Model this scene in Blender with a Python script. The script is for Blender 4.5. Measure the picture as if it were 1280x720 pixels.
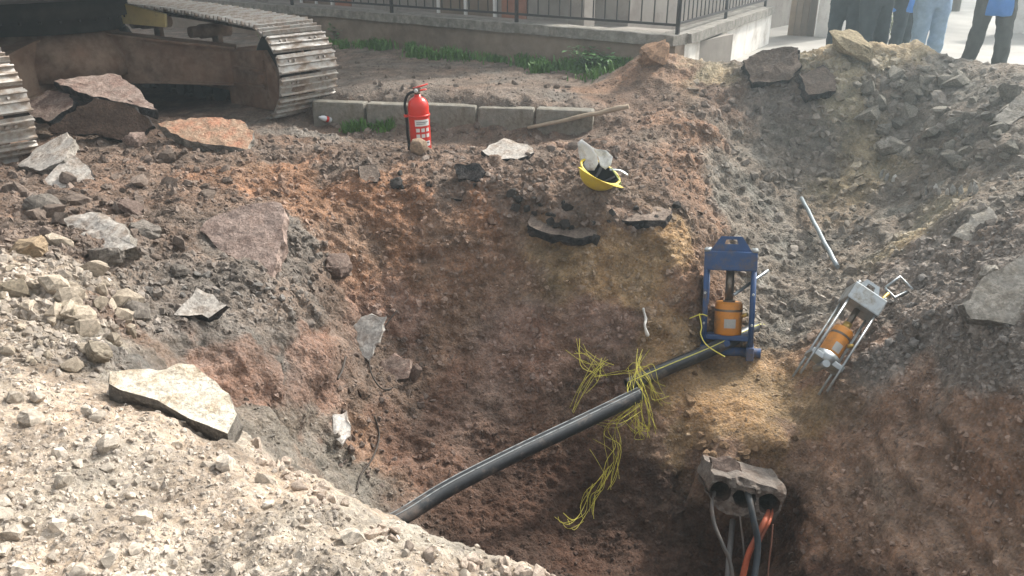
import bpy, bmesh, math, random
import numpy as np
from mathutils import Vector, Matrix, Quaternion
from mathutils.bvhtree import BVHTree
R = math.radians
random.seed(7); RNG = np.random.default_rng(7)
for o in list(bpy.data.objects): bpy.data.objects.remove(o)
scene = bpy.context.scene
COL = scene.collection

# ------------------------------------------------------------------ camera
F = 1005.0; PITCH = R(23.6); CH = 1.6
cam_d = bpy.data.cameras.new('camera'); cam = bpy.data.objects.new('camera', cam_d); COL.objects.link(cam)
cam_d.sensor_width = 36; cam_d.lens = F/1280*36; cam_d.clip_start = 0.05; cam_d.clip_end = 3000
cam.location = (0, 0, CH); cam.rotation_euler = (R(90)-PITCH, 0, 0)
scene.camera = cam
# ------------------------------------------------------------------ world, sun, exposure
SUN_AZ = R(48); SUN_EL = R(42)
w = bpy.data.worlds.new('World'); scene.world = w; w.use_nodes = True
nt = w.node_tree; nt.nodes.clear()
sky = nt.nodes.new('ShaderNodeTexSky'); sky.sky_type = 'NISHITA'; sky.sun_disc = False
sky.sun_elevation = SUN_EL; sky.sun_rotation = SUN_AZ; sky.air_density = 1.0; sky.dust_density = 4.0; sky.ozone_density = 0.6
bg = nt.nodes.new('ShaderNodeBackground'); bg.inputs['Strength'].default_value = 0.15
wo = nt.nodes.new('ShaderNodeOutputWorld')
hz = nt.nodes.new('ShaderNodeHueSaturation'); hz.inputs['Saturation'].default_value = 0.16; nt.links.new(sky.outputs[0], hz.inputs['Color'])
nt.links.new(hz.outputs[0], bg.inputs[0]); nt.links.new(bg.outputs[0], wo.inputs[0])
sl = bpy.data.lights.new('sun', 'SUN'); sl.energy = 2.6; sl.angle = R(4); sl.color = (1.0, 0.95, 0.87)
so = bpy.data.objects.new('sun', sl); COL.objects.link(so)
sd = Vector((math.sin(SUN_AZ)*math.cos(SUN_EL), math.cos(SUN_AZ)*math.cos(SUN_EL), math.sin(SUN_EL)))
so.rotation_euler = sd.to_track_quat('Z', 'Y').to_euler(); so.location = (8, 8, 12)
vs = scene.view_settings; vs.view_transform = 'Standard'; vs.look = 'None'; vs.gamma = 1; vs.exposure = 1.2; vs.use_curve_mapping = False

# ------------------------------------------------------------------ helpers
CP, SP = math.cos(PITCH), math.sin(PITCH)
def ray(u, v):
    k = (360-v)/F
    return Vector(((u-640)/F, CP+k*SP, -SP+k*CP))
def P(u, v, t): return Vector((0, 0, CH)) + ray(u, v)*t
def PZ(u, v, z):
    d = ray(u, v); return Vector((0, 0, CH)) + d*((z-CH)/d.z)
def PY(u, v, p0, n):
    d = ray(u, v); o = Vector((0, 0, CH)); return o + d*((p0-o).dot(n)/d.dot(n))

def srgb(r, g, b):
    f = lambda c: ((c/255+0.055)/1.055)**2.4 if c > 10 else c/255/12.92
    return (f(r), f(g), f(b), 1)

class MB:
    def __init__(s): s.v = []; s.f = []; s.m = []; s.sm = []
    def add(s, vs, fs, m=0, smooth=False):
        b = len(s.v); s.v += [tuple(x) for x in vs]
        for f in fs: s.f.append([i+b for i in f]); s.m.append(m); s.sm.append(smooth)
        return s
    def box(s, c, d, m=0, mat=None, ch=0.0):
        x, y, z = d[0]/2, d[1]/2, d[2]/2
        M = mat or Matrix()
        if ch <= 0:
            vs = [Vector((a*x, b*y, e*z)) for e in (-1, 1) for b in (-1, 1) for a in (-1, 1)]
            fs = [(0,2,3,1),(4,5,7,6),(0,1,5,4),(2,6,7,3),(0,4,6,2),(1,3,7,5)]
        else:
            bm = bmesh.new(); bmesh.ops.create_cube(bm, size=1)
            for q in bm.verts: q.co = Vector((q.co.x*d[0], q.co.y*d[1], q.co.z*d[2]))
            bmesh.ops.bevel(bm, geom=bm.edges[:], offset=ch, segments=2, affect='EDGES', profile=0.6)
            bm.verts.index_update()
            vs = [q.co.copy() for q in bm.verts]; fs = [[q.index for q in f.verts] for f in bm.faces]; bm.free()
        c = Vector(c)
        return s.add([M @ q + c for q in vs], fs, m)
    def tube(s, pts, rad, n=10, m=0, caps=True, smooth=True, sq=None, flat=None):
        pts = [Vector(p) for p in pts]
        if not isinstance(rad, list): rad = [rad]*len(pts)
        vs = []; prev = None
        for i, p in enumerate(pts):
            a = pts[max(0, i-1)]; b = pts[min(len(pts)-1, i+1)]
            t = (b-a).normalized()
            if prev is None:
                up = Vector((0, 0, 1)) if abs(t.z) < 0.9 else Vector((1, 0, 0))
                if sq: up = Vector(sq)
                x = t.cross(up).normalized()
            else:
                x = (prev - t*prev.dot(t)).normalized()
            prev = x; y = t.cross(x)
            r = rad[i]; rx, ry = (r, r) if not hasattr(r, '__len__') else r
            for k in range(n):
                an = 2*math.pi*k/n
                vs.append(p + x*math.cos(an)*rx + y*math.sin(an)*ry)
        fs = []
        for i in range(len(pts)-1):
            for k in range(n):
                fs.append((i*n+k, i*n+(k+1) % n, (i+1)*n+(k+1) % n, (i+1)*n+k))
        s.add(vs, fs, m, smooth)
        if caps:
            b = len(s.v)-len(vs)
            s.f.append([b+k for k in range(n)][::-1]); s.m.append(m); s.sm.append(False)
            e = b+(len(pts)-1)*n
            s.f.append([e+k for k in range(n)]); s.m.append(m); s.sm.append(False)
        return s
    def lathe(s, prof, n=24, m=0, M=None, smooth=True):
        vs = []; fs = []
        for r, z in prof:
            for k in range(n):
                a = 2*math.pi*k/n; vs.append(Vector((r*math.cos(a), r*math.sin(a), z)))
        for i in range(len(prof)-1):
            for k in range(n): fs.append((i*n+k, i*n+(k+1) % n, (i+1)*n+(k+1) % n, (i+1)*n+k))
        if M: vs = [M @ q for q in vs]
        return s.add(vs, fs, m, smooth)
    def prism(s, poly, d, m=0, m2=None):
        n = len(poly); d = Vector(d)
        vs = [Vector(p) for p in poly] + [Vector(p)+d for p in poly]
        s.add(vs, [tuple(range(n))[::-1], tuple(range(n, 2*n))], m)
        b = len(s.v)-2*n
        for i in range(n):
            j = (i+1) % n; s.f.append([b+i, b+j, b+n+j, b+n+i]); s.m.append(m if m2 is None else m2); s.sm.append(False)
        return s
    def mesh(s, name, mats):
        me = bpy.data.meshes.new(name); me.from_pydata(s.v, [], s.f)
        for mt in (mats if isinstance(mats, (list, tuple)) else [mats]): me.materials.append(mt)
        me.polygons.foreach_set('material_index', s.m); me.polygons.foreach_set('use_smooth', s.sm)
        bm = bmesh.new(); bm.from_mesh(me); bmesh.ops.recalc_face_normals(bm, faces=bm.faces[:]); bm.to_mesh(me); bm.free()
        me.update(); return me
    def build(s, name, mats, parent=None, **kw):
        return link(bpy.data.objects.new(name, s.mesh(name, mats)), parent, **kw)

def link(o, parent=None, loc=None, rot=None, **tags):
    COL.objects.link(o)
    if parent is not None: o.parent = parent
    if loc is not None: o.location = loc
    if rot is not None: o.rotation_euler = rot
    if 'category' in tags: tags.setdefault('kind', 'thing')
    for k, x in tags.items(): o[k] = x
    return o
def empty(name, loc=(0, 0, 0), rot=(0, 0, 0), **tags):
    o = bpy.data.objects.new(name, None); o.empty_display_size = 0.1
    tags.setdefault('kind', 'thing')
    return link(o, None, loc, rot, **tags)
def put_mat(o, M): o.matrix_world = M

# ------------------------------------------------------------------ numpy noise
def _hash(ix, iy, iz, seed):
    h = (ix.astype(np.int64)*374761393 + iy.astype(np.int64)*668265263 + iz.astype(np.int64)*2147483647 + seed*1274126177) & 0xffffffff
    h = ((h ^ (h >> 13))*1274126177) & 0xffffffff
    h = ((h ^ (h >> 15))*2246822519) & 0xffffffff
    return (h ^ (h >> 16)) & 0xffffffff
def vnoise(p, seed=0):
    i = np.floor(p).astype(np.int64); f = p-i; u = f*f*f*(f*(f*6-15)+10)
    out = 0
    for dx in (0, 1):
        for dy in (0, 1):
            for dz in (0, 1):
                h = _hash(i[:, 0]+dx, i[:, 1]+dy, i[:, 2]+dz, seed)
                gx = (h & 1023)/511.5-1; gy = ((h >> 10) & 1023)/511.5-1; gz = ((h >> 20) & 1023)/511.5-1
                val = gx*(f[:, 0]-dx)+gy*(f[:, 1]-dy)+gz*(f[:, 2]-dz)
                wgt = (u[:, 0] if dx else 1-u[:, 0])*(u[:, 1] if dy else 1-u[:, 1])*(u[:, 2] if dz else 1-u[:, 2])
                out = out + val*wgt
    return out*1.2
def fbm(p, sc, octv=4, gain=0.5, seed=0):
    o = 0; a = 1
    for k in range(octv):
        o = o + a*vnoise(p*sc+k*17.3, seed+k); a *= gain; sc *= 2.03
    return o
def worley(p, sc, seed=0):
    q = p*sc; b = np.floor(q-0.5).astype(np.int64); best = np.full(len(p), 9.0)
    for dx in (0, 1):
        for dy in (0, 1):
            for dz in (0, 1):
                c = b+np.array([dx, dy, dz]); h = _hash(c[:, 0], c[:, 1], c[:, 2], seed)
                fx = c[:, 0]+0.04+0.92*(h & 1023)/1023; fy = c[:, 1]+0.04+0.92*((h >> 10) & 1023)/1023; fz = c[:, 2]+0.04+0.92*((h >> 20) & 1023)/1023
                best = np.minimum(best, (q[:, 0]-fx)**2+(q[:, 1]-fy)**2+(q[:, 2]-fz)**2)
    return np.sqrt(best)

# ------------------------------------------------------------------ materials
def nodes(name):
    m = bpy.data.materials.new(name); m.use_nodes = True; t = m.node_tree
    return m, t, t.nodes['Principled BSDF']
def N(t, typ, **kw):
    n = t.nodes.new(typ)
    for k, v in kw.items(): setattr(n, k, v)
    return n
def mat(name, col, rough=0.8, var=0.25, sc=6.0, metal=0.0, bump=0.0, bsc=40.0, col2=None, spec=0.3, dirt=None, dirt_amt=0.5, trans=0.0, dsc=3.0):
    m, t, b = nodes(name); L = t.links.new
    tc = N(t, 'ShaderNodeTexCoord'); nz = N(t, 'ShaderNodeTexNoise'); nz.inputs['Scale'].default_value = sc; nz.inputs['Detail'].default_value = 6; nz.inputs['Roughness'].default_value = 0.65
    L(tc.outputs['Object'], nz.inputs['Vector'])
    mx = N(t, 'ShaderNodeMix', data_type='RGBA')
    c = Vector(col[:3]); c2 = Vector(col2[:3]) if col2 else c*(1-var)
    mx.inputs[6].default_value = (*(c2), 1); mx.inputs[7].default_value = (*(c*(1+var*0.5)), 1) if not col2 else (*c, 1)
    rp = N(t, 'ShaderNodeMapRange'); rp.inputs[1].default_value = 0.3; rp.inputs[2].default_value = 0.7
    L(nz.outputs[0], rp.inputs[0]); L(rp.outputs[0], mx.inputs[0]); out = mx.outputs[2]
    if dirt:
        n2 = N(t, 'ShaderNodeTexNoise'); n2.inputs['Scale'].default_value = dsc; n2.inputs['Detail'].default_value = 9; n2.inputs['Roughness'].default_value = 0.7
        L(tc.outputs['Object'], n2.inputs['Vector'])
        r2 = N(t, 'ShaderNodeMapRange'); r2.inputs[1].default_value = 0.62-0.3*dirt_amt; r2.inputs[2].default_value = 0.75-0.2*dirt_amt
        r2.inputs[4].default_value = 0.9
        L(n2.outputs[0], r2.inputs[0])
        m2 = N(t, 'ShaderNodeMix', data_type='RGBA'); L(r2.outputs[0], m2.inputs[0]); L(out, m2.inputs[6]); m2.inputs[7].default_value = dirt; out = m2.outputs[2]
        rr = N(t, 'ShaderNodeMapRange'); L(r2.outputs[0], rr.inputs[0]); rr.inputs[3].default_value = rough; rr.inputs[4].default_value = 0.95; L(rr.outputs[0], b.inputs['Roughness'])
    else: b.inputs['Roughness'].default_value = rough
    L(out, b.inputs['Base Color'])
    b.inputs['Metallic'].default_value = metal; b.inputs['Specular IOR Level'].default_value = spec
    if trans: b.inputs['Transmission Weight'].default_value = trans
    if bump:
        nb = N(t, 'ShaderNodeTexNoise'); nb.inputs['Scale'].default_value = bsc; nb.inputs['Detail'].default_value = 8; nb.inputs['Roughness'].default_value = 0.7
        L(tc.outputs['Object'], nb.inputs['Vector'])
        bp = N(t, 'ShaderNodeBump'); bp.inputs['Strength'].default_value = bump; bp.inputs['Distance'].default_value = 0.02
        L(nb.outputs[0], bp.inputs['Height']); L(bp.outputs[0], b.inputs['Normal'])
    return m

def soil_mat(name, bump=0.8, spk=True):
    m, t, b = nodes(name); L = t.links.new
    at = N(t, 'ShaderNodeAttribute', attribute_name='Col'); ge = N(t, 'ShaderNodeNewGeometry')
    n1 = N(t, 'ShaderNodeTexNoise'); n1.inputs['Scale'].default_value = 5; n1.inputs['Detail'].default_value = 10; n1.inputs['Roughness'].default_value = 0.72
    L(ge.outputs['Position'], n1.inputs['Vector'])
    r1 = N(t, 'ShaderNodeMapRange'); r1.inputs[1].default_value = 0.32; r1.inputs[2].default_value = 0.68; r1.inputs[3].default_value = 0.55; r1.inputs[4].default_value = 1.4
    L(n1.outputs[0], r1.inputs[0])
    n2 = N(t, 'ShaderNodeTexVoronoi'); n2.inputs['Scale'].default_value = 75; L(ge.outputs['Position'], n2.inputs['Vector'])
    r2 = N(t, 'ShaderNodeSeparateColor'); L(n2.outputs['Color'], r2.inputs[0])
    r3 = N(t, 'ShaderNodeMapRange'); r3.inputs[3].default_value = 0.84; r3.inputs[4].default_value = 1.16; L(r2.outputs[0], r3.inputs[0])
    ml = N(t, 'ShaderNodeMath', operation='MULTIPLY'); L(r1.outputs[0], ml.inputs[0]); L(r3.outputs[0], ml.inputs[1])
    vm = N(t, 'ShaderNodeVectorMath', operation='SCALE'); L(at.outputs['Color'], vm.inputs[0]); L(ml.outputs[0], vm.inputs['Scale'])
    hs = N(t, 'ShaderNodeHueSaturation'); L(vm.outputs[0], hs.inputs['Color'])
    rs = N(t, 'ShaderNodeMapRange'); rs.inputs[3].default_value = 0.88; rs.inputs[4].default_value = 1.12; L(r2.outputs[1], rs.inputs[0]); L(rs.outputs[0], hs.inputs['Saturation'])
    L(hs.outputs[0], b.inputs['Base Color']); b.inputs['Roughness'].default_value = 0.96; b.inputs['Specular IOR Level'].default_value = 0.12
    n4 = N(t, 'ShaderNodeTexNoise'); n4.inputs['Scale'].default_value = 38; n4.inputs['Detail'].default_value = 9; n4.inputs['Roughness'].default_value = 0.75
    L(ge.outputs['Position'], n4.inputs['Vector'])
    n5 = N(t, 'ShaderNodeTexVoronoi'); n5.inputs['Scale'].default_value = 60; L(ge.outputs['Position'], n5.inputs['Vector'])
    a5 = N(t, 'ShaderNodeMath', operation='MULTIPLY_ADD'); L(n5.outputs['Distance'], a5.inputs[0]); a5.inputs[1].default_value = -0.45; L(n4.outputs[0], a5.inputs[2])
    bp = N(t, 'ShaderNodeBump'); bp.inputs['Strength'].default_value = bump; bp.inputs['Distance'].default_value = 0.03
    L(a5.outputs[0], bp.inputs['Height']); L(bp.outputs[0], b.inputs['Normal'])
    return m
M_SOIL = soil_mat('soil', bump=.85); M_STONE = soil_mat('loose_stone', bump=0.35)

# ------------------------------------------------------------------ terrain: control points (pixel, distance, soil colour)
FG = (.44, .365, .29); RUB = (.178, .128, .098); GRY = (.185, .155, .13); RED = (.26, .15, .095); MIX = (.245, .16, .112)
OCH = (.31, .21, .118); DRK = (.088, .053, .039); DR2 = (.17, .105, .077); SND = (.31, .21, .12); GUL = (.215, .185, .152); GOC = (.25, .20, .13)  # DRK: dark moist soil, darkened further for the shade in the hollows
RGR = (.235, .20, .17); RBR = (.285, .185, .13); STR = (.20, .158, .128); MND = (.32, .265, .18); PNK = (.255, .165, .125); LIT = (.34, .28, .22)
ROAD = (.40, .38, .35)
C = []   # (x, y, z, colour)
def cp(u, v, t, c): p = P(u, v, t); C.append((p.x, p.y, p.z, c))
def cz(u, v, z, c): p = PZ(u, v, z); C.append((p.x, p.y, p.z, c))
def cw(x, y, z, c): C.append((x, y, z, c))
# back strip behind the kerb, ground round the excavator
for u, v in ((420,112),(560,112),(700,125),(560,95),(450,85),(640,95),(740,105),(380,60),(500,70),(650,80)): cz(u, v, .17, STR)
for u, v in ((400,152),(440,155),(480,158),(520,160),(560,162),(600,164),(640,165),(680,166),(720,167)): cz(u, v, -.06, RUB)
for u, v in ((400,122),(440,124),(480,126),(520,128),(560,129),(600,131),(640,132),(680,133),(720,133)): cz(u, v-4, .19, STR)
cz(480,185,.0,RUB); cz(560,195,.02,RUB); cz(640,185,.03,RUB); cz(720,185,.05,MIX); cz(780,150,.08,RUB); cz(380,165,.0,GRY)
for u, v, z in ((250,165,.05),(150,160,.08),(60,190,.06),(20,225,.05),(100,225,.04),(330,178,.02),(200,195,.05)): cz(u, v, z, RUB)
cw(-3.5,8.6,-.02,DRK); cw(-5,7.5,0,RUB); cw(-6.5,6,.05,RUB); cw(-6,10,.0,STR); cw(-3.5,10.5,.12,STR); cw(-7,12,.1,STR); cw(-2,14,.17,STR); cw(-7,14,.1,STR)
cw(-4.5,9.5,.0,DRK)
# soil heap against the wall corner and the mound on the right
cp(815,62,8.2,MIX); cp(790,80,8.2,MIX); cp(840,80,8.0,MIX); cp(760,112,8.0,MIX); cp(800,120,7.8,RUB); cp(880,95,8.0,MND)
cp(830,150,7.3,MIX); cp(900,120,7.8,RUB)
cp(960,72,8.0,GRY); cp(1000,75,7.9,MND); cp(1050,55,7.8,MND); cp(1100,58,7.9,MND); cp(1150,55,7.9,MND); cp(1200,78,7.7,GUL); cp(1250,82,7.5,GUL); cp(1280,85,7.3,GUL); cp(1380,90,6.8,GUL)
cp(1000,115,7.7,GRY); cp(1060,110,7.6,MND); cp(1120,110,7.6,GUL); cp(1200,120,7.2,GUL); cp(1270,140,6.4,GUL)
for x, y in ((2.2,9.4),(3.2,9.2),(4.2,9.3),(5.2,9.0),(6.5,8.5)): cw(x, y, .05, ROAD)
for x, y in ((3.2,11),(5,11),(7,11),(4,14),(8,14),(8,8.5)): cw(x, y, .0, ROAD)
cw(1.2,10.5,.15,STR); cw(1.0,14,.15,STR)
cw(7.5,6.0,.25,GUL); cw(8,3,.1,RUB); cw(6,4.5,.2,GUL)
# gully behind the squeeze tools
cp(945,128,7.75,GRY); cp(940,180,7.55,GUL); cp(950,250,7.1,GUL); cp(1010,200,7.55,GUL); cp(1060,230,7.25,GOC); cp(1100,200,7.45,MND); cp(1130,250,6.9,GUL)
cp(1190,230,6.6,GUL); cp(1230,180,6.3,GUL); cp(1200,150,6.9,GUL); cp(1280,210,5.7,GUL); cp(1150,160,7.3,GUL)
cp(1000,330,6.4,GUL); cp(1060,300,6.6,GUL); cp(945,400,5.75,GUL); cp(960,340,6.2,GUL); cp(1000,400,5.7,GUL); cp(1100,310,6.3,GUL)
cp(1150,290,5.9,MND); cp(1200,260,5.5,GUL); cp(1140,330,5.5,RGR)
# right bank
cp(1280,290,4.6,RGR); cp(1225,290,5.0,GRY); cp(1250,370,4.05,RGR); cp(1280,400,3.8,RGR); cp(1360,330,3.9,RGR); cp(1450,300,3.9,RGR); cp(1600,350,3.6,RGR)
cp(1130,380,4.95,RGR); cp(1190,410,4.35,RGR); cp(1060,430,5.0,RBR); cp(1110,440,4.65,RGR); cp(1020,490,4.95,RBR); cp(1200,470,4.0,RGR); cp(1280,450,3.75,RGR)
cp(1130,500,4.4,RBR); cp(1200,550,3.85,RBR); cp(1280,560,3.55,RBR); cp(1060,560,4.55,RBR); cp(1120,620,4.1,RBR); cp(1200,640,3.75,RBR); cp(1280,660,3.4,RBR)
cp(1200,720,3.6,RBR); cp(1280,720,3.3,RBR); cp(1050,640,4.35,RBR); cp(1050,720,4.05,DRK); cp(1380,560,3.2,RBR)
# sand ledge and the pit under it
cp(880,455,5.35,SND); cp(920,500,5.02,SND); cp(980,480,5.1,SND); cp(990,520,4.95,SND); cp(930,545,4.8,SND); cp(860,500,5.05,OCH); cp(850,545,4.92,SND); cp(840,485,5.15,SND); cp(1005,505,4.93,SND); cp(900,525,4.92,SND); cp(960,555,4.76,SND)
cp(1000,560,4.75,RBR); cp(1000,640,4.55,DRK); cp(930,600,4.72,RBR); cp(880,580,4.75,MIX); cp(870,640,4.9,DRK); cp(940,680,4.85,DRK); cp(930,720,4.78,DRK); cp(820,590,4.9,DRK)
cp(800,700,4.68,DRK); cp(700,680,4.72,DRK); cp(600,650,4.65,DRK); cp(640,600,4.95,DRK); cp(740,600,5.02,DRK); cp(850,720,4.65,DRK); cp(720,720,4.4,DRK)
# far wall of the pit
cp(820,530,5.0,MIX); cp(760,480,5.25,DR2); cp(760,400,5.35,PNK); cp(760,330,5.45,OCH); cp(700,300,5.5,OCH); cp(760,260,5.45,RUB); cp(700,260,5.5,RUB); cp(640,430,5.4,PNK); cp(640,340,5.6,MIX)
cp(640,250,5.65,RUB); cp(600,265,5.65,RED); cp(560,225,5.85,RUB); cp(520,240,5.75,RED); cp(850,300,5.45,OCH); cp(820,330,5.4,OCH); cp(850,420,5.3,SND); cp(840,250,5.75,RUB); cp(865,200,6.3,MIX); cp(885,160,6.95,MIX); cp(870,370,5.4,MIX)
cp(905,270,6.5,GUL); cp(890,320,5.75,MIX); cp(900,220,6.9,GUL)
cp(700,200,5.95,RUB); cp(780,210,6.05,RUB); cp(760,180,6.4,RUB)
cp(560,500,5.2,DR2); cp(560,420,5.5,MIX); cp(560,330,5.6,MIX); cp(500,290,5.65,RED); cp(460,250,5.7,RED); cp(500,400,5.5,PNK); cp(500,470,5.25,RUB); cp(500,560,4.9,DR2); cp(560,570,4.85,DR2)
cp(440,500,4.95,RUB); cp(470,440,5.3,RUB); cp(440,400,5.35,PNK); cp(440,330,5.45,MIX); cp(400,250,5.65,RED); cp(350,215,6.0,RED); cp(390,300,5.3,GRY); cp(330,190,6.4,RUB); cp(440,200,6.05,RUB)
# bench on the left and its broken edge
cp(425,365,5.15,RUB); cp(300,405,4.2,GRY); cp(240,430,3.9,GRY); cp(395,385,4.68,GRY); cp(350,410,4.35,GRY); cp(400,440,4.52,PNK); cp(390,490,4.42,PNK); cp(300,445,3.95,PNK); cp(340,455,4.1,PNK); cp(330,500,4.02,PNK); cp(290,520,3.8,GUL)
cp(400,560,4.4,GUL); cp(440,600,4.4,GUL); cp(350,540,4.1,GUL); cp(450,560,4.7,MIX)
cp(310,300,4.85,GRY); cp(200,300,4.65,RUB); cp(200,350,4.3,GRY); cp(120,300,4.2,RUB); cp(180,400,3.85,GRY); cp(60,350,3.5,LIT); cp(100,420,3.15,LIT); cp(40,430,2.95,LIT); cp(110,350,3.7,LIT); cp(10,300,4.0,RUB); cp(130,380,3.55,RUB); cp(40,270,4.6,RUB); cp(230,260,5.0,RUB); cp(150,440,3.2,GRY)
cp(-150,300,3.6,RUB); cp(-150,450,2.8,LIT); cp(-100,200,5.6,RUB)
# near spoil heap
cp(0,470,2.7,FG); cp(110,500,2.65,FG); cp(200,520,2.65,FG); cp(0,600,2.15,FG); cp(0,720,1.85,FG); cp(300,720,1.93,FG); cp(500,700,1.98,FG); cp(300,570,2.5,FG); cp(200,620,2.2,FG); cp(420,630,2.3,FG); cp(350,585,2.47,FG); cp(560,690,2.1,FG); cp(690,718,2.05,FG); cp(-150,560,2.2,FG); cp(-200,720,1.7,FG)
cp(620,760,1.9,FG); cw(0,1.0,.15,FG); cw(-1,.9,.2,FG); cw(1.2,.8,.05,FG); cw(-3,1,.2,FG); cw(-5,2,.2,FG); cw(-6,4,.15,RUB); cw(0,0,.05,FG); cw(2.5,.4,.05,FG); cw(6,.3,.05,FG); cw(-6,0,.1,FG)
cw(.9,1.15,.02,FG); cw(2.5,.9,.0,FG)
# hidden inner slope of the near rim
for x, y in ((-1.15,3.15),(-.75,2.65),(-.35,2.3),(.05,2.0),(.6,1.8),(1.3,1.65),(2.4,1.5)): cw(x, y, -.45, GUL)
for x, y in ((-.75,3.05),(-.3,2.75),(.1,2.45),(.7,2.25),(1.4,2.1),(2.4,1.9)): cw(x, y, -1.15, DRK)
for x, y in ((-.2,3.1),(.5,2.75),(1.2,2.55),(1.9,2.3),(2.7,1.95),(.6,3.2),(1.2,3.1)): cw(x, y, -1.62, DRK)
cw(4,2,-.9,RBR); cw(4,1.0,-.3,RBR); cw(3.6,2.9,-.1,RGR); cw(5,3,.1,RGR)
CA = np.array([c[:3] for c in C]); CC = np.array([c[3] for c in C])
def rbf_fit(xy, z, lam=0.004):
    d = np.sqrt(((xy[:, None]-xy[None])**2).sum(-1)); n = len(xy)
    A = np.zeros((n+3, n+3)); A[:n, :n] = -d; A[:n, :n] -= np.eye(n)*lam
    A[:n, n] = 1; A[:n, n+1:] = xy; A[n:, :n] = A[:n, n:].T
    return np.linalg.solve(A, np.concatenate([z, np.zeros(3)]))
WT = rbf_fit(CA[:, :2], CA[:, 2])
def base_h(x, y):
    out = np.zeros(len(x)); n = len(CA)
    for s in range(0, len(x), 40000):
        q = np.stack([x[s:s+40000], y[s:s+40000]], 1)
        d = np.sqrt(((q**2).sum(1)[:, None]+(CA[:, :2]**2).sum(1)[None]-2*q @ CA[:, :2].T).clip(0))
        out[s:s+40000] = -d @ WT[:n] + WT[n] + q @ WT[n+1:]
    return out
def grade(segs):
    o = []
    for a, b, st in segs: o += list(np.arange(a, b, st))
    return np.array(o+[segs[-1][1]])
gx = grade([(-8,-5.4,.12),(-5.4,-3.8,.035),(-3.8,-2.4,.017),(-2.4,2.7,.0125),(2.7,4.6,.018),(4.6,6,.05),(6,9,.12)])
gy = grade([(-.6,.9,.08),(.9,1.3,.025),(1.3,3,.0095),(3,5.75,.0085),(5.75,8.6,.017),(8.6,10.2,.04),(10.2,15,.12)])
GX, GY = np.meshgrid(gx, gy); nx, ny = len(gx), len(gy)
xf, yf = GX.ravel(), GY.ravel()
# shared borders bend a little so that no interpolated edge runs straight
wp = np.stack([xf, yf, np.zeros_like(xf)], 1)
xw = xf + .06*fbm(wp, 2.2, 3, seed=3); yw = yf + .06*fbm(wp, 2.2, 3, seed=9)
zf = base_h(xw, yw)
Z = zf.reshape(ny, nx)
def normals(X, Y, Zz):
    dzx = np.gradient(Zz, gx, axis=1); dzy = np.gradient(Zz, gy, axis=0)
    n = np.stack([-dzx, -dzy, np.ones_like(Zz)], -1); return (n/np.linalg.norm(n, axis=-1, keepdims=True)).reshape(-1, 3)
nrm = normals(GX, GY, Z)
pos = np.stack([xf, yf, zf], 1)
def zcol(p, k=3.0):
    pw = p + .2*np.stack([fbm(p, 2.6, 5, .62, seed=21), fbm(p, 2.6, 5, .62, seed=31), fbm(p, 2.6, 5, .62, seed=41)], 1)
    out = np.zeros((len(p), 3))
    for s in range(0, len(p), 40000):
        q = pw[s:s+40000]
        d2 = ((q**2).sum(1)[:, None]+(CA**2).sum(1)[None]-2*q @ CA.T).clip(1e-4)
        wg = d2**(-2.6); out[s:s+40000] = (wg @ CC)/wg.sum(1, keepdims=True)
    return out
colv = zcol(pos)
# roughness of the relief: calm on the road and the far strip, strong on spoil
flat = np.clip((yf-8.8)/1.0, 0, 1)*np.clip((xf-1.9)/.6, 0, 1)
calm = np.clip(1-flat*.95, 0.04, 1)
strip = np.clip((yf-7.4)/.4, 0, 1)*np.clip((2-xf), 0, 1); calm *= 1-.6*strip
near = np.clip((3.2-yf)/.8, 0, 1)
wpp = pos + .05*np.stack([vnoise(pos*5, 11), vnoise(pos*5, 12), vnoise(pos*5, 13)], 1) + .012*np.stack([vnoise(pos*26, 14), vnoise(pos*26, 15), vnoise(pos*26, 16)], 1)
wl = np.minimum(worley(wpp, 7, 1), .8); wl2 = np.minimum(worley(wpp, 19, 5), .8); wl3 = np.minimum(worley(wpp, 46, 8), .8)
big = fbm(pos, 3.2, 3, .5, seed=2)
fine = fbm(pos, 14, 4, .6, seed=6)
# excavator bucket marks scrape the right bank along its face
bank = np.clip((xf-1.25)/.3, 0, 1)*np.clip((3.95-yf)/.3, 0, 1)*np.clip((yf-1.9)/.3, 0, 1)
pq = pos + .10*np.stack([fbm(pos, 2.5, 3, seed=78), fbm(pos, 2.5, 3, seed=79), fbm(pos, 2.5, 3, seed=80)], 1)
ps = (pos*.75+pq*.25)*np.array([.9, .9, 5.0]); scr = fbm(ps, 2.0, 6, .68, seed=77)
msk = np.clip(.5+1.6*fbm(pos, 1.3, 2, seed=50), 0, 1)
wallmask = np.clip((0.8-nrm[:, 2])/.4, 0, 1)
disp = .05*big + .026*fine + calm*(.040*(.5-wl)*msk + .024*(.5-wl2)*(1.15-msk) + .011*(.5-wl3))
rid = 1-2*np.abs(fbm(pos*np.array([1, 1, 1.7]), 2.4, 4, .55, seed=83)); wb = np.clip(.5-worley(wpp, 3.6, 23), -.25, .5)
isl = np.clip(1.3-near*1.2, .1, 1)
disp = disp + isl*calm*(1-bank)*(1-.35*wallmask)*(.030*rid*(.4+wallmask) + .085*wb*np.clip(.3+1.8*vnoise(pos*.9, 99), 0, 1))
disp = disp*(1-.75*bank)*(1-.15*wallmask) + .030*scr*bank + bank*.03*(.45-np.minimum(worley(wpp, 11, 19), .8))*msk + wallmask*(1-bank)*.03*scr
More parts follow.
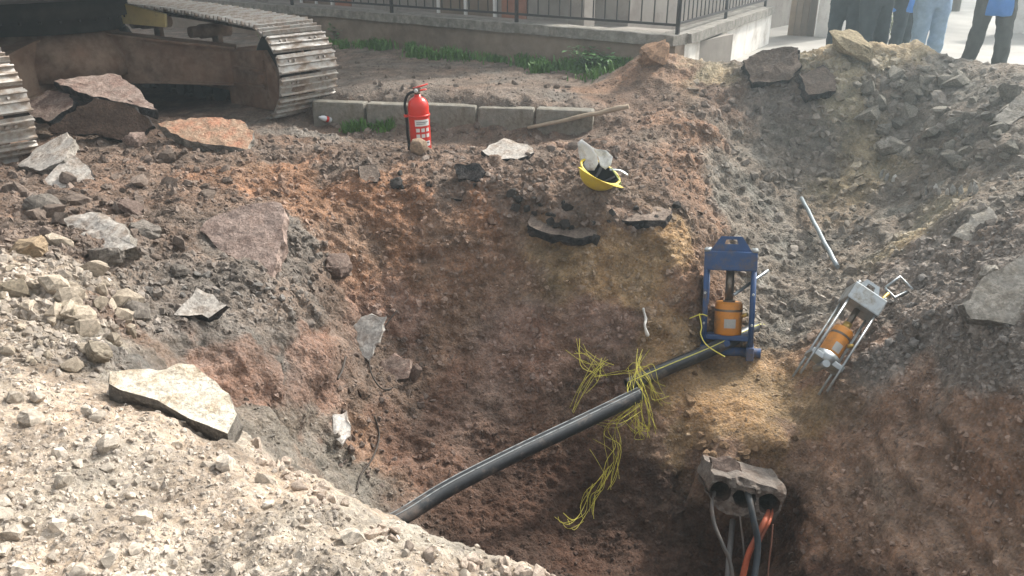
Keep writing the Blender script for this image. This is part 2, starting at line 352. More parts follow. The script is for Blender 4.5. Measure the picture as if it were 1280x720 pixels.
_k0 = PZ(390,150,0); _k1 = PZ(742,164,0); kdist = np.abs((xf-_k0.x)*(_k1.y-_k0.y)-(yf-_k0.y)*(_k1.x-_k0.x))/math.hypot(_k1.x-_k0.x, _k1.y-_k0.y); kcalm = np.where((xf > _k0.x-.1) & (xf < _k1.x+.1), np.clip(kdist/.35, .15, 1), 1)
sand = np.clip(1-np.sqrt(((pos-np.array(P(930,505,5.0)[:]))**2).sum(1))/.55, 0, 1); sand = np.clip(sand*3, 0, 1)
disp *= calm*(1-.62*sand)*kcalm*(1-.3*near)
pos2 = pos + nrm*disp[:, None]
Z2 = pos2[:, 2].reshape(ny, nx)
# soil: pale/dark streaks in the colour itself
cv = colv*(1+.30*fbm(pos*np.array([1,1,2.2]), 3.5, 4, .6, seed=61))[:, None]
cv = cv*(1+bank*np.clip(.5*scr, -.3, .4))[:, None]
hue = fbm(pos, 2.3, 3, .5, seed=71)[:, None]
cv = cv*(1+hue*np.array([.13, .0, -.08]))
grn = np.clip(vnoise(pos*55, 91)*1.3, -.5, .6)[:, None]; cv = np.clip(cv*(1+.30*grn), .02, .8)
idx = np.arange(nx*ny).reshape(ny, nx)
quads = np.stack([idx[:-1, :-1], idx[:-1, 1:], idx[1:, 1:], idx[1:, :-1]], -1).reshape(-1, 4)
def np_mesh(name, vs, fs, mt, cols=None, smooth=False):
    me = bpy.data.meshes.new(name); k = fs.shape[1]
    me.vertices.add(len(vs)); me.vertices.foreach_set('co', vs.astype(np.float32).ravel())
    me.loops.add(fs.size); me.loops.foreach_set('vertex_index', fs.astype(np.int32).ravel())
    me.polygons.add(len(fs)); me.polygons.foreach_set('loop_start', np.arange(0, fs.size, k, dtype=np.int32)); me.polygons.foreach_set('loop_total', np.full(len(fs), k, dtype=np.int32))
    me.polygons.foreach_set('use_smooth', np.full(len(fs), smooth))
    me.materials.append(mt); me.update(calc_edges=True)
    if cols is not None:
        a = me.color_attributes.new('Col', 'FLOAT_COLOR', 'POINT')
        a.data.foreach_set('color', np.concatenate([cols, np.ones((len(cols), 1))], 1).astype(np.float32).ravel())
    return me
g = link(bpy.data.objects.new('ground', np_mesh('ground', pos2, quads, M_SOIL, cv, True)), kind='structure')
BV = BVHTree.FromPolygons([tuple(p) for p in pos2[::1].tolist()], quads[::1].tolist(), all_triangles=False, epsilon=0.0)
def drop(x, y):
    h = BV.ray_cast(Vector((x, y, 5)), Vector((0, 0, -1))); return h[0].z if h[0] is not None else 0.0
def hit(u, v):
    h = BV.ray_cast(Vector((0, 0, CH)), ray(u, v).normalized()); return h
def hp(u, v):
    h = hit(u, v); return h[0] if h[0] is not None else PZ(u, v, 0)
def hn(u, v, r=0.15):
    p = hp(u, v); e = r
    a = Vector((2*e, 0, base1(p.x+e, p.y)-base1(p.x-e, p.y))); b = Vector((0, 2*e, base1(p.x, p.y+e)-base1(p.x, p.y-e)))
    return a.cross(b).normalized()
def base1(x, y): return float(base_h(np.array([x]), np.array([y]))[0])
# land beyond the built sheet
M_EARTH = mat('far_earth', (.22, .19, .15), .95, .3, 1.0, bump=.3)
mb = MB(); B = 150
for x0, x1, y0, y1 in ((-B, B, 15, B), (-B, B, -B, -.6), (-B, -8, -.6, 15), (9, B, -.6, 15)):
    mb.add([(x0,y0,.02),(x1,y0,.02),(x1,y1,.02),(x0,y1,.02)], [(0,1,2,3)])
mb.build('surrounding_land', M_EARTH, kind='structure')
# ------------------------------------------------------------------ slabs, boulders, loose stones, gravel
def stone_mat(name, col, var=.35, bump=.6, bsc=30, col2=None, sc=7, spot=None):
    m = mat(name, col, .95, var, sc, bump=bump, bsc=bsc, col2=col2, spec=.1, dirt=spot, dirt_amt=.55, dsc=9)
    t = m.node_tree; b = t.nodes['Principled BSDF']; lk = b.inputs['Base Color'].links[0]; src = lk.from_socket
    tc = N(t, 'ShaderNodeTexCoord'); vo = N(t, 'ShaderNodeTexVoronoi'); vo.inputs['Scale'].default_value = 1.0
    ge = N(t, 'ShaderNodeNewGeometry'); vsn = N(t, 'ShaderNodeVectorMath', operation='SCALE'); vsn.inputs['Scale'].default_value = 85; t.links.new(ge.outputs['Position'], vsn.inputs[0]); t.links.new(vsn.outputs[0], vo.inputs['Vector'])
    sp_ = N(t, 'ShaderNodeSeparateColor'); t.links.new(vo.outputs['Color'], sp_.inputs[0]); mq = N(t, 'ShaderNodeMapRange'); mq.inputs[3].default_value = .75; mq.inputs[4].default_value = 1.22; t.links.new(sp_.outputs[0], mq.inputs[0])
    s0_ = N(t, 'ShaderNodeVectorMath', operation='SCALE'); t.links.new(src, s0_.inputs[0]); t.links.new(mq.outputs[0], s0_.inputs['Scale']); src = s0_.outputs[0]
    oi = N(t, 'ShaderNodeObjectInfo'); mr = N(t, 'ShaderNodeMapRange'); mr.inputs[3].default_value = .72; mr.inputs[4].default_value = 1.25
    t.links.new(oi.outputs['Random'], mr.inputs[0]); sc_ = N(t, 'ShaderNodeVectorMath', operation='SCALE')
    t.links.new(src, sc_.inputs[0]); t.links.new(mr.outputs[0], sc_.inputs['Scale']); t.links.new(sc_.outputs[0], b.inputs['Base Color'])
    return m
CONC = stone_mat('broken_concrete', (.42, .385, .345), .3, .4, 50, spot=(.24, .19, .15, 1))
CONC_P = stone_mat('pale_concrete', (.66, .60, .50), .22, .8, 45, spot=(.36, .27, .18, 1))
CONC_E = stone_mat('concrete_broken_edge', (.25, .225, .195), .6, 1.0, 60)
ASPH = stone_mat('black_asphalt', (.035, .034, .035), .5, 1.0, 70, spot=(.12, .10, .09, 1))
ASPH_T = stone_mat('dusty_asphalt_top', (.24, .19, .155), .5, 1.0, 60, spot=(.17, .13, .105, 1))
BRN = stone_mat('brown_slab', (.28, .215, .18), .35, .7, 40, spot=(.16, .10, .08, 1))
BRN_D = stone_mat('dark_brown_slab', (.095, .065, .05), .5, .8, 40)
ORG = stone_mat('earth_dusted_slab', (.31, .215, .15), .35, .8, 45, spot=(.34, .16, .10, 1))
SLATE = stone_mat('grey_concrete', (.38, .35, .305), .25, .5, 40, spot=(.23, .2, .16, 1))  # grey concrete for slabs and stones on the right
CLAY = stone_mat('clay_clod', (.30, .245, .16), .35, .8, 18)

def slab(name, px, n, thick, mats, label, cat='slab', lift=0.5, t=None, group=None, rough=.012, at=None, push=0, amp=.02):
    n = Vector(n).normalized(); cu = sum(p[0] for p in px)/len(px); cv_ = sum(p[1] for p in px)/len(px)
    if at: cu, cv_ = at
    p0 = P(cu, cv_, t) if t else hp(cu, cv_) + n*thick*lift + ray(cu, cv_)*push
    poly = [PY(u, v, p0, n) for u, v in px]
    rnd = random.Random(hash((int(cu), int(cv_))) & 0xffff)
    out = []
    ax = (poly[1]-poly[0]).normalized(); ay = n.cross(ax)
    for i, a in enumerate(poly):
        b = poly[(i+1) % len(poly)]; L = (b-a).length; k = max(2, int(L/.045))
        side = (b-a).normalized().cross(n)
        for j in range(k):
            q = a.lerp(b, j/k); amp = .3*L/k if j else .08*L/k
            out.append(q + side*rnd.uniform(-1, 1)*amp + (b-a).normalized()*rnd.uniform(-.25, .25)*L/k)
    c = sum(out, Vector())/len(out); m = len(out)
    bm = bmesh.new()
    rings = []
    for d, s, jit in ((0, .985, .12), (-.18*thick, 1.0, .7), (-.6*thick, 1.0, 1.2), (-thick, .95, .8)):
        rings.append([bm.verts.new(c + (q-c)*s + n*d + Vector((rnd.uniform(-1,1), rnd.uniform(-1,1), rnd.uniform(-1,1)))*rough*jit) for q in out])
    inner = []
    for s in (.72, .42):
        inner.append([bm.verts.new(c + (q-c)*s + n*rough*.9*float(vnoise(np.array([list((q-c)*s*9+c)]), 5)[0])) for q in out])
    ctr = bm.verts.new(c); bot = bm.verts.new(c - n*thick*.95)
    def band(r0, r1, mi):
        for i in range(m):
            f = bm.faces.new((r0[i], r0[(i+1) % m], r1[(i+1) % m], r1[i])); f.material_index = mi
    band(inner[0], rings[0], 0); band(inner[1], inner[0], 0)
    for i in range(m): bm.faces.new((ctr, inner[1][i], inner[1][(i+1) % m])).material_index = 0
    for a in range(3): band(rings[a], rings[a+1], 1)
    for i in range(m): bm.faces.new((bot, rings[3][(i+1) % m], rings[3][i])).material_index = 1
    bmesh.ops.recalc_face_normals(bm, faces=bm.faces[:])
    for q in bm.verts: q.co -= c
    for _ in range(2):
        le = [e for e in bm.edges if e.calc_length() > .035]
        if le: bmesh.ops.subdivide_edges(bm, edges=le, cuts=1)
        bmesh.ops.triangulate(bm, faces=[f for f in bm.faces if len(f.verts) > 3])
    co = np.array([v.co[:] for v in bm.verts]); bm.normal_update()
    dd = (.55*fbm(co+7, 9, 3, .6, seed=3) + .5*(.5-np.minimum(worley(co+3, 22, 4), .9)))*min(amp, thick*.2*amp/.02)
    for q, k in zip(bm.verts, dd): q.co += q.normal*float(k)*(.55 if abs(q.normal.dot(n)) > .9 else 1.3)
    me = bpy.data.meshes.new(name); bm.to_mesh(me); bm.free()
    for x in mats: me.materials.append(x)
    o = bpy.data.objects.new(name, me); link(o, None, c, label=label, category=cat)
    if group: o['group'] = group
    return o
BIGB = stone_mat('pinkish_brown_slab', (.40, .305, .26), .3, .9, 40, spot=(.27, .19, .155, 1)); TILE = stone_mat('pale_tile', (.56, .53, .49), .2, .3, 40, spot=(.4, .34, .29, 1))
slab('concrete_slab', [(140,463),(190,459),(243,458),(270,478),(289,494),(296,520),(280,541),(240,524),(200,503),(134,479)], (.12,-.28,.95), .13, [CONC_P, CONC_E], 'large pale cream concrete slab lying tilted on the pale near spoil heap', t=2.72)
slab('rock_slab', [(250,287),(270,268),(300,257),(352,252),(355,292),(342,346),(318,338),(280,318)], (.0,-.66,.75), .13, [BIGB, BIGB], 'big brown grey broken slab leaning on the rubble slope, widest of that slope', lift=1.3)
slab('concrete_fragment', [(247,360),(283,382),(262,398),(219,392)], (.15,-.55,.82), .06, [CONC, ASPH], 'small diamond shaped grey concrete fragment on the grey bench', lift=1.6)
slab('concrete_slab', [(80,272),(112,263),(152,280),(168,310),(142,318),(120,300),(95,296)], (-.1,-.5,.86), .09, [CONC, CONC_E], 'flat light grey slab among brown rubble on the left slope', lift=1.0)
slab('paving_slab', [(22,207),(50,182),(84,166),(93,176),(80,200),(50,214)], (-.35,-.35,.87), .07, [CONC, CONC_E], 'grey paving slab with aggregate edge beside the end of the nearer track', lift=2.6, t=5.75)
slab('paving_slab', [(48,231),(86,192),(104,203),(118,224),(100,233),(70,236)], (.05,-.45,.89), .06, [CONC, ASPH], 'grey paving slab with black underside, lowest of the two overlapping', lift=2, t=5.5)
slab('asphalt_slab', [(64,101),(100,95),(145,92),(170,110),(198,137),(165,131),(112,119)], (.1,-.4,.92), .09, [BRN, ASPH], 'tan topped slab with black asphalt edge under the excavator beam', t=6.75)
slab('asphalt_slab', [(58,163),(85,142),(120,121),(170,134),(193,157),(172,178),(110,168)], (.25,-.9,.36), .10, [BRN_D, ASPH], 'dark brown slab standing on edge below the tan slab', t=6.45)
slab('asphalt_slab', [(30,132),(60,112),(88,116),(92,132),(60,152),(36,142)], (-.1,-.5,.86), .08, [BRN, ASPH], 'small brown slab in the shade beside the slab on edge', t=6.7)
slab('earth_slab', [(196,154),(240,147),(300,149),(319,164),(312,187),(270,182),(225,172)], (.05,-.45,.9), .10, [ORG, CONC_E], 'orange dusted thick slab below the idler end of the excavator track', t=6.45)
slab('asphalt_crust', [(490,222),(540,226),(600,232),(642,240),(640,254),(590,252),(530,243),(494,233)], (0,-.22,.97), .06, [ASPH_T, ASPH], 'long strip of black asphalt crust with white edge on the pit rim', lift=.3, push=.09, amp=.06)
slab('asphalt_crust', [(664,262),(705,250),(738,270),(746,294),(718,298),(680,290),(661,282)], (0,-.25,.96), .07, [ASPH_T, ASPH], 'arched asphalt crust piece on the rim below the yellow helmet', lift=.35, push=.11, amp=.06)
slab('asphalt_crust', [(718,246),(760,250),(815,254),(840,262),(832,276),(780,276),(740,268)], (0,-.2,.97), .07, [ASPH_T, ASPH], 'flat asphalt crust slab right under the yellow helmet', lift=.3, push=.09, amp=.06)
slab('concrete_fragment', [(602,188),(628,172),(664,182),(668,190),(645,199),(620,199)], (0,-.3,.95), .06, [CONC, ASPH], 'grey concrete fragment with black end on the rim beside the wooden handle', lift=.9)
slab('asphalt_chunk', [(568,205),(600,203),(606,214),(600,226),(572,222)], (0,-.7,.7), .08, [ASPH, ASPH], 'black asphalt chunk on the rim between extinguisher and helmet', lift=.9)
slab('asphalt_chunk', [(448,208),(470,206),(474,226),(456,232)], (.1,-.7,.7), .07, [ASPH_T, ASPH], 'dark asphalt chunk in the red slope left of the extinguisher', lift=.9)
slab('tile_fragment', [(437,411),(450,396),(466,393),(483,398),(474,424),(459,450),(446,442)], (-.1,-.75,.65), .03, [TILE, TILE], 'smooth pale grey tile fragment lying on the pit slope', 'tile', lift=4.5)
slab('brown_stone', [(474,452),(494,442),(512,450),(510,472),(490,478),(474,470)], (-.1,-.7,.7), .07, [BRN, BRN], 'brown flat stone below the pale tile fragment in the pit', 'stone', lift=.9)
slab('pale_stone', [(418,518),(434,514),(439,545),(428,556),(417,545)], (.2,-.6,.75), .04, [TILE, CONC], 'bluish grey flat stone standing in the lower pit slope', 'stone', lift=2.2)
slab('concrete_slab', [(1190,296),(1214,268),(1238,258),(1249,272),(1245,306),(1212,304)], (-.25,-.62,.74), .10, [SLATE, CONC_E], 'pale five sided concrete slab on the right bank, higher of the two', lift=1.0)
slab('concrete_slab', [(1201,382),(1222,352),(1262,327),(1300,312),(1300,404),(1250,404),(1212,398)], (-.25,-.66,.71), .10, [SLATE, CONC_E], 'broad grey concrete slab on the right bank above the scraped face', lift=1.0)
slab('concrete_slab', [(1240,150),(1262,128),(1300,105),(1300,135),(1262,156)], (-.3,-.5,.8), .09, [SLATE, CONC_E], 'grey slab half buried in the stone pile behind the right bank', lift=.9)
slab('asphalt_slab', [(928,75),(955,62),(998,58),(1002,84),(985,100),(940,104)], (-.1,-.72,.68), .14, [ASPH_T, ASPH], 'thick dark asphalt slab overhanging the head of the gully', lift=.8, amp=.06, rough=.03)
slab('asphalt_slab', [(1000,92),(1030,82),(1046,96),(1044,114),(1010,118)], (0,-.7,.7), .11, [ASPH_T, ASPH], 'smaller dark asphalt slab beside the clay covered crest', lift=.7, amp=.06, rough=.03)

# boulders (rounded hull, subdivided and roughened)
def hull_pts(rnd, k, sq=.25):
    pts = []
    for _ in range(k):
        v = Vector((rnd.gauss(0,1), rnd.gauss(0,1), rnd.gauss(0,1))).normalized()
        mx = max(abs(v.x), abs(v.y), abs(v.z)); pts.append(v*(1-sq) + v/mx*sq*.8)
    return pts
def boulder_mesh(name, seed, mt, sub=2, amp=.08, k=13):
    rnd = random.Random(seed); bm = bmesh.new()
    for p in hull_pts(rnd, k): bm.verts.new(p)
    r = bmesh.ops.convex_hull(bm, input=bm.verts[:]); bmesh.ops.delete(bm, geom=[x for x in r['geom_interior'] if isinstance(x, bmesh.types.BMVert)], context='VERTS')
    bmesh.ops.triangulate(bm, faces=bm.faces[:])
    for _ in range(sub): bmesh.ops.subdivide_edges(bm, edges=bm.edges[:], cuts=1, use_grid_fill=True, smooth=.12)
    co = np.array([v.co[:] for v in bm.verts]); d = fbm(co, 1.6, 4, .55, seed=seed) + .5*fbm(co, 6, 2, seed=seed+3)
    for v, k in zip(bm.verts, d): v.co *= 1+amp*float(k)*2
    me = bpy.data.meshes.new(name); bm.to_mesh(me); bm.free(); me.materials.append(mt)
    for p in me.polygons: p.use_smooth = False
    return me
def boulder(name, u, v, wpx, hpx, mt, label, seed, rot=0, depth=.8, sink=.25, cat='boulder', t=None):
    p = P(u, v, t) if t else hp(u, v); dd = (p-Vector((0,0,CH))).dot(Vector((0, CP, -SP)))
    sx = wpx/2/F*dd; sz = hpx/2/F*dd
    n = Vector((0, -.55, .83))
    o = link(bpy.data.objects.new(name, boulder_mesh(name, seed, mt, 2 if cat != 'stone' else 1, .10 if cat != 'stone' else .03, 13 if cat != 'stone' else 60)), None, p + n*sz*(1-2*sink)*.8, label=label, category=cat)
    o.scale = (sx, max(sz, sx)*depth, sz); o.rotation_euler = (R(random.uniform(-8, 8)), R(rot), R(random.uniform(-15, 15)))
    return o
boulder('clay_boulder', 1062, 62, 72, 34, CLAY, 'long yellowish clay clod on the crest of the mound', 3, rot=32)
boulder('clay_boulder', 1040, 48, 22, 18, CLAY, 'small clay clod at the upper end of the crest', 5)
boulder('clay_boulder', 818, 76, 48, 34, stone_mat('red_clod', (.27, .17, .11), .4, .9, 20), 'reddish earth clod in front of the boundary wall corner', 9, rot=-20, sink=.15)
boulder('grey_boulder', 424, 340, 40, 46, BRN, 'grey brown block at the upper edge of the bench', 11, rot=20)
boulder('tan_boulder', 38, 314, 54, 28, stone_mat('tan_rock', (.36, .27, .18), .3, .6, 25), 'smooth tan rock on the left rubble slope', 14, rot=-14)
boulder('grey_boulder', 172, 400, 40, 44, GREY_R := stone_mat('grey_rock', (.25, .22, .19), .4, .8, 25), 'blocky grey brown rock on the shoulder of the near spoil heap', 17, rot=25)
boulder('grey_boulder', 135, 325, 46, 40, GREY_R, 'rounded gravelly lump under the flat light slab', 19)
boulder('grey_boulder', 185, 296, 44, 36, GREY_R, 'dark angular rock beside the flat light slab', 23, rot=10)
boulder('grey_boulder', 20, 366, 44, 34, stone_mat('pale_rock', (.42, .35, .26), .35, .8, 25), 'pale rock with a dark hollow at the heap edge', 29)
boulder('grey_boulder', 120, 446, 46, 36, stone_mat('cream_rock', (.46, .39, .30), .35, .8, 25), 'cream block on the heap just above the large pale slab', 31)
boulder('round_stone', 524, 188, 24, 22, stone_mat('round_brown', (.30, .22, .155), .2, .4, 30), 'round brown stone leaning on the foot of the fire extinguisher', 37, cat='stone', sink=.1)
boulder('grey_boulder', 165, 265, 40, 30, BRN, 'brown lump on the rubble slope above the dark angular rock', 41)
boulder('grey_boulder', 520, 470, 16, 30, BRN, 'narrow brown stone beside the flat brown stone in the pit', 43, rot=15)
boulder('grey_boulder', 1235, 345, 36, 26, SLATE, 'grey stone wedged between the two slabs of the right bank', 47)
boulder('grey_boulder', 60, 262, 54, 34, GREY_R, 'dark grey clump of earth on the left slope', 53)
boulder('grey_boulder', 170, 180, 36, 26, BRN, 'brown clod at the foot of the slab on edge', 59)
boulder('grey_boulder', 90, 395, 40, 34, stone_mat('cream_rock_b', (.44, .37, .28), .35, .8, 25), 'cream lump above the cream block on the heap shoulder', 61)
boulder('grey_boulder', 1110, 190, 40, 30, SLATE, 'large grey stone at the foot of the stone pile', 67)
boulder('grey_boulder', 225, 342, 30, 20, GREY_R, 'flat grey stone on the bench above the diamond fragment', 71)

# loose stones one can pick out: shared low-poly meshes, one object each
def small_mesh(name, seed, mt, k=11):
    rnd = random.Random(seed); bm = bmesh.new()
    for p in hull_pts(rnd, k, .45): bm.verts.new((p.x, p.y*rnd.uniform(.8, 1), p.z*.72))
    r = bmesh.ops.convex_hull(bm, input=bm.verts[:]); bmesh.ops.delete(bm, geom=[x for x in r['geom_interior'] if isinstance(x, bmesh.types.BMVert)], context='VERTS')
    bmesh.ops.bevel(bm, geom=bm.edges[:], offset=.1, segments=1, affect='EDGES')
    me = bpy.data.meshes.new(name); bm.to_mesh(me); bm.free(); me.materials.append(mt); return me
def in_poly(u, v, poly):
    c = False; j = len(poly)-1
    for i in range(len(poly)):
        if (poly[i][1] > v) != (poly[j][1] > v) and u < (poly[j][0]-poly[i][0])*(v-poly[i][1])/(poly[j][1]-poly[i][1])+poly[i][0]: c = not c
        j = i
    return c
zones = [
 ('asphalt_chunk', [(478,216),(560,222),(645,236),(700,250),(745,262),(845,255),(845,280),(760,282),(745,302),(665,296),(640,262),(560,250),(480,234)], 40, (7, 22), (.06,.054,.05), 'black asphalt chunk embedded in the lip of the pit', 'asphalt chunks in the pit lip'),
 ('limestone_lump', [(0,480),(120,500),(280,560),(420,630),(500,690),(640,715),(640,740),(0,740)], 76, (9, 32), (.60,.52,.43), 'pale limestone lump on the near spoil heap', 'stones on the near spoil heap'),
 ('rim_stone', [(300,540),(420,620),(520,685),(700,715),(690,735),(560,705),(420,655),(330,600)], 58, (10, 27), (.54,.44,.36), 'pinkish stone along the edge of the near spoil heap', 'stones along the near rim'),
 ('rubble_stone', [(0,330),(100,300),(180,420),(130,460),(0,460)], 42, (11, 38), (.46,.385,.30), 'cream rubble stone on the shoulder left of the grey bench', 'stones on the heap shoulder'),
 ('rubble_stone', [(0,230),(120,190),(330,180),(260,260),(240,340),(170,330),(60,300)], 54, (10, 30), (.21,.165,.135), 'brown rubble stone on the left slope below the slabs', 'stones on the left slope'),
 ('bench_stone', [(170,330),(270,340),(390,350),(380,380),(200,420)], 20, (8, 14), (.25,.23,.21), 'small grey stone on the grey bench', 'stones on the bench'),
 ('rim_pebble', [(360,170),(480,195),(700,175),(830,180),(840,250),(640,235),(420,215)], 44, (7, 15), (.27,.22,.185), 'small stone on the pit rim between track and gully', 'stones on the rim'),
 ('pile_stone', [(1060,110),(1160,80),(1270,100),(1280,200),(1180,210),(1100,180)], 56, (10, 34), (.24,.22,.185), 'grey stone in the pile behind the gully', 'stones of the hazy pile'),
 ('bank_stone', [(1120,350),(1200,310),(1200,380),(1280,410),(1280,440),(1100,450)], 34, (8, 16), (.255,.235,.215), 'grey stone on the right bank beside the slabs', 'stones on the right bank'),
 ('pit_stone', [(420,440),(540,400),(560,560),(480,610),(420,590)], 34, (7, 14), (.21,.165,.14), 'dull brown stone on the pit slope below the tile fragment', 'stones on the pit slope'),
 ('ledge_clod', [(840,470),(870,460),(860,540),(960,560),(1000,540),(1000,560),(900,580),(840,560)], 24, (8, 16), (.25,.165,.10), 'brown clod along the edge of the sand ledge', 'clods on the sand ledge'),
 ('strip_clod', [(410,70),(760,100),(740,130),(420,118)], 26, (6, 12), (.22,.18,.15), 'small clod on the dirt strip behind the kerb', 'clods on the dirt strip'),
]
for zi, (nm, poly, cnt, (s0, s1), colr, lab, grp) in enumerate(zones):
    mt = stone_mat(nm+'_surface', colr, .35, .6, 35, sc=12)
    var = [boulder_mesh(nm, 100*zi+k, mt, 1, .11, 12) for k in range(7)]
    us = [p[0] for p in poly]; vv = [p[1] for p in poly]; rnd = random.Random(zi+5); made = 0
    while made < cnt:
        u, v = rnd.uniform(min(us), max(us)), rnd.uniform(min(vv), max(vv))
        if not in_poly(u, v, poly): continue
        h = hit(u, v)
        if h[0] is None: continue
        p, n = h[0], h[1]; s = (s0+(s1-s0)*rnd.random()**2.2)/2/F*(p-Vector((0,0,CH))).length
        o = bpy.data.objects.new(nm, var[rnd.randrange(7)]); link(o, None, p+n*s*.25, label=lab, category='stone', group=grp)
        o.scale = (s*rnd.uniform(.85, 1.3), s*rnd.uniform(.7, 1.0), s*rnd.uniform(.7, 1.0)); o.rotation_euler = (rnd.uniform(-.5,.5), rnd.uniform(-.5,.5), rnd.uniform(0, 6.28)); made += 1

# gravel: thousands of crumbs, one object per area
VAR = []
for k in range(14):
    rnd = random.Random(900+k); bm = bmesh.new()
    for p in hull_pts(rnd, 12, .2): bm.verts.new(p)
    r = bmesh.ops.convex_hull(bm, input=bm.verts[:]); bmesh.ops.delete(bm, geom=[x for x in r['geom_interior'] if isinstance(x, bmesh.types.BMVert)], context='VERTS')
    bmesh.ops.triangulate(bm, faces=bm.faces[:]); bm.verts.index_update()
    VAR.append((np.array([v.co[:] for v in bm.verts]), np.array([[v.index for v in f.verts] for f in bm.faces]))); bm.free()
def rotm(n):
    q = RNG.normal(size=(n, 4)); q /= np.linalg.norm(q, axis=1, keepdims=True); a, b, c, d = q.T
    return np.stack([np.stack([1-2*(c*c+d*d), 2*(b*c-a*d), 2*(b*d+a*c)], -1), np.stack([2*(b*c+a*d), 1-2*(b*b+d*d), 2*(c*d-a*b)], -1), np.stack([2*(b*d-a*c), 2*(c*d+a*b), 1-2*(b*b+c*c)], -1)], 1)
def pebbles(name, pts, nrms, size, cols, label):
    n = len(pts); kind = RNG.integers(0, len(VAR), n); VS = []; FS = []; CS = []; off = 0
    for k, (vv, ff) in enumerate(VAR):
        s = np.where(kind == k)[0]
        if not len(s): continue
        sc = size[s][:, None]*RNG.uniform(.6, 1.25, (len(s), 3))
        lv = np.einsum('nij,nkj->nki', rotm(len(s)), vv[None]*sc[:, None, :]) + (pts[s]+nrms[s]*size[s][:, None]*-.2)[:, None, :]
        VS.append(lv.reshape(-1, 3)); FS.append((ff[None]+(np.arange(len(s))*len(vv))[:, None, None]+off).reshape(-1, 3)); off += lv.shape[0]*lv.shape[1]
        CS.append(np.repeat(cols[s], len(vv), 0))
    return link(bpy.data.objects.new(name, np_mesh(name, np.concatenate(VS), np.concatenate(FS), M_STONE, np.concatenate(CS))), kind='stuff', label=label, category='gravel')
areas = [  # name, pixel polygon, count, px size range, power, brightness
 ('near_gravel', [(-60,440),(60,400),(140,470),(300,545),(430,630),(560,690),(720,712),(720,790),(-60,790)], 17000, (1.5, 11), 7.0, .95, 'pale crushed limestone gravel of the near heap'),
 ('shoulder_gravel', [(-60,300),(100,280),(190,390),(140,470),(60,440),(-60,460)], 4500, (2.0, 14), 4.5, 1.05, 'mixed gravel on the heap shoulder'),
 ('slope_gravel', [(-60,180),(330,160),(400,260),(420,370),(400,400),(190,420),(140,330),(-60,310)], 6500, (1.8, 13), 5, 1.0, 'brown rubble crumbs on the left slope'),
 ('pit_gravel', [(280,480),(420,400),(560,380),(860,560),(900,720),(560,700),(400,600)], 3000, (1.8, 9), 5.0, 1.0, 'dark earth crumbs in the pit'),
 ('wall_gravel', [(400,230),(640,250),(860,270),(880,440),(760,500),(560,480),(440,400)], 4200, (1.5, 11), 6.5, 1.12, 'small stones in the pit wall'),
 ('rim_gravel', [(340,150),(760,160),(860,110),(900,260),(840,280),(640,260),(400,235)], 4200, (1.6, 12), 5, 1.05, 'crumbs along the pit rim'),
 ('strip_gravel', [(380,55),(800,90),(760,135),(400,120)], 1500, (1.5, 6), 5, 1.0, 'crumbs on the dirt strip'),
 ('gully_gravel', [(860,110),(1060,60),(1290,90),(1290,320),(1110,330),(1040,430),(950,440),(880,300)], 4500, (1.6, 16), 5, 1.05, 'grey stones in the gully and pile'),
 ('bank_gravel', [(1020,480),(1120,340),(1200,280),(1300,290),(1300,480),(1140,500)], 5000, (1.8, 10), 4.5, 1.08, 'grey gravel layer on top of the right bank'),
 ('face_gravel', [(1000,560),(1060,500),(1300,480),(1300,740),(960,740)], 2600, (1.6, 10), 6.0, 1.05, 'few crumbs in the scraped bank face'),
 ('ledge_gravel', [(840,450),(1010,450),(1010,560),(850,570)], 350, (1.5, 6), 6.0, 1.0, 'sand crumbs on the ledge'),
]
for nm, poly, cnt, (s0, s1), pw, br, lab in areas:
    us = [p[0] for p in poly]; vv = [p[1] for p in poly]; rnd = random.Random(len(nm)*cnt); pts = []; ns = []; sz = []; made = 0
    while made < cnt:
        u, v = rnd.uniform(min(us), max(us)), rnd.uniform(min(vv), max(vv))
        if not in_poly(u+rnd.gauss(0, 12), v+rnd.gauss(0, 12), poly): continue
        made += 1; h = hit(u, v)
        if h[0] is None: continue
        pts.append(h[0][:]); ns.append(h[1][:]); sz.append((s0+(s1-s0)*rnd.random()**pw)/2/F*(h[0]-Vector((0,0,CH))).length)
    pts = np.array(pts); ns = np.array(ns); ns *= np.sign(ns[:, 2:3]+1e-6)
    c = zcol(pts)*br; c = c*(RNG.uniform(.78, 1.2, (len(c), 1))); gm = c.mean(1, keepdims=True); c = c*.72+gm*.28*np.array([1.04, 1, .95])
    pale = RNG.random(len(c)) < .04; c[pale] = c[pale]*1.25
    pebbles(nm, pts, ns, np.array(sz), np.clip(c, .02, .75), lab)
# ------------------------------------------------------------------ excavator (front of its undercarriage shows)
RUST = mat('rusty_frame', (.145, .082, .052), .8, .5, 4, bump=.25, bsc=30, dirt=(.22, .155, .11, 1), dirt_amt=.6, dsc=5)
SHOE = mat('track_shoe_steel', (.46, .44, .41), .42, .35, 5, metal=.55, bump=.15, bsc=60, spec=.5, dirt=(.27, .20, .145, 1), dirt_amt=.75, dsc=6)
CHAIN = mat('greasy_chain', (.05, .035, .027), .7, .4, 20, dirt=(.15, .1, .07, 1), dirt_amt=.4)
GREASE = mat('dark_steel', (.035, .03, .027), .6, .4, 8, metal=.3)
YEL = mat('faded_machine_yellow', (.50, .40, .17), .5, .2, 6, dirt=(.25, .2, .13, 1), dirt_amt=.4)
AX = Vector((-.775, .632, 0)).normalized()      # from the idler end to the back
AY = Vector((-AX.y, AX.x, 0))                   # across, towards the camera side
if AY.y > 0: AY = -AY
f_end = PZ(368, 150, -.06)                       # middle of the far track's front foot
TR, TL = .43, 3.3                                # wheel radius with chain, wheelbase
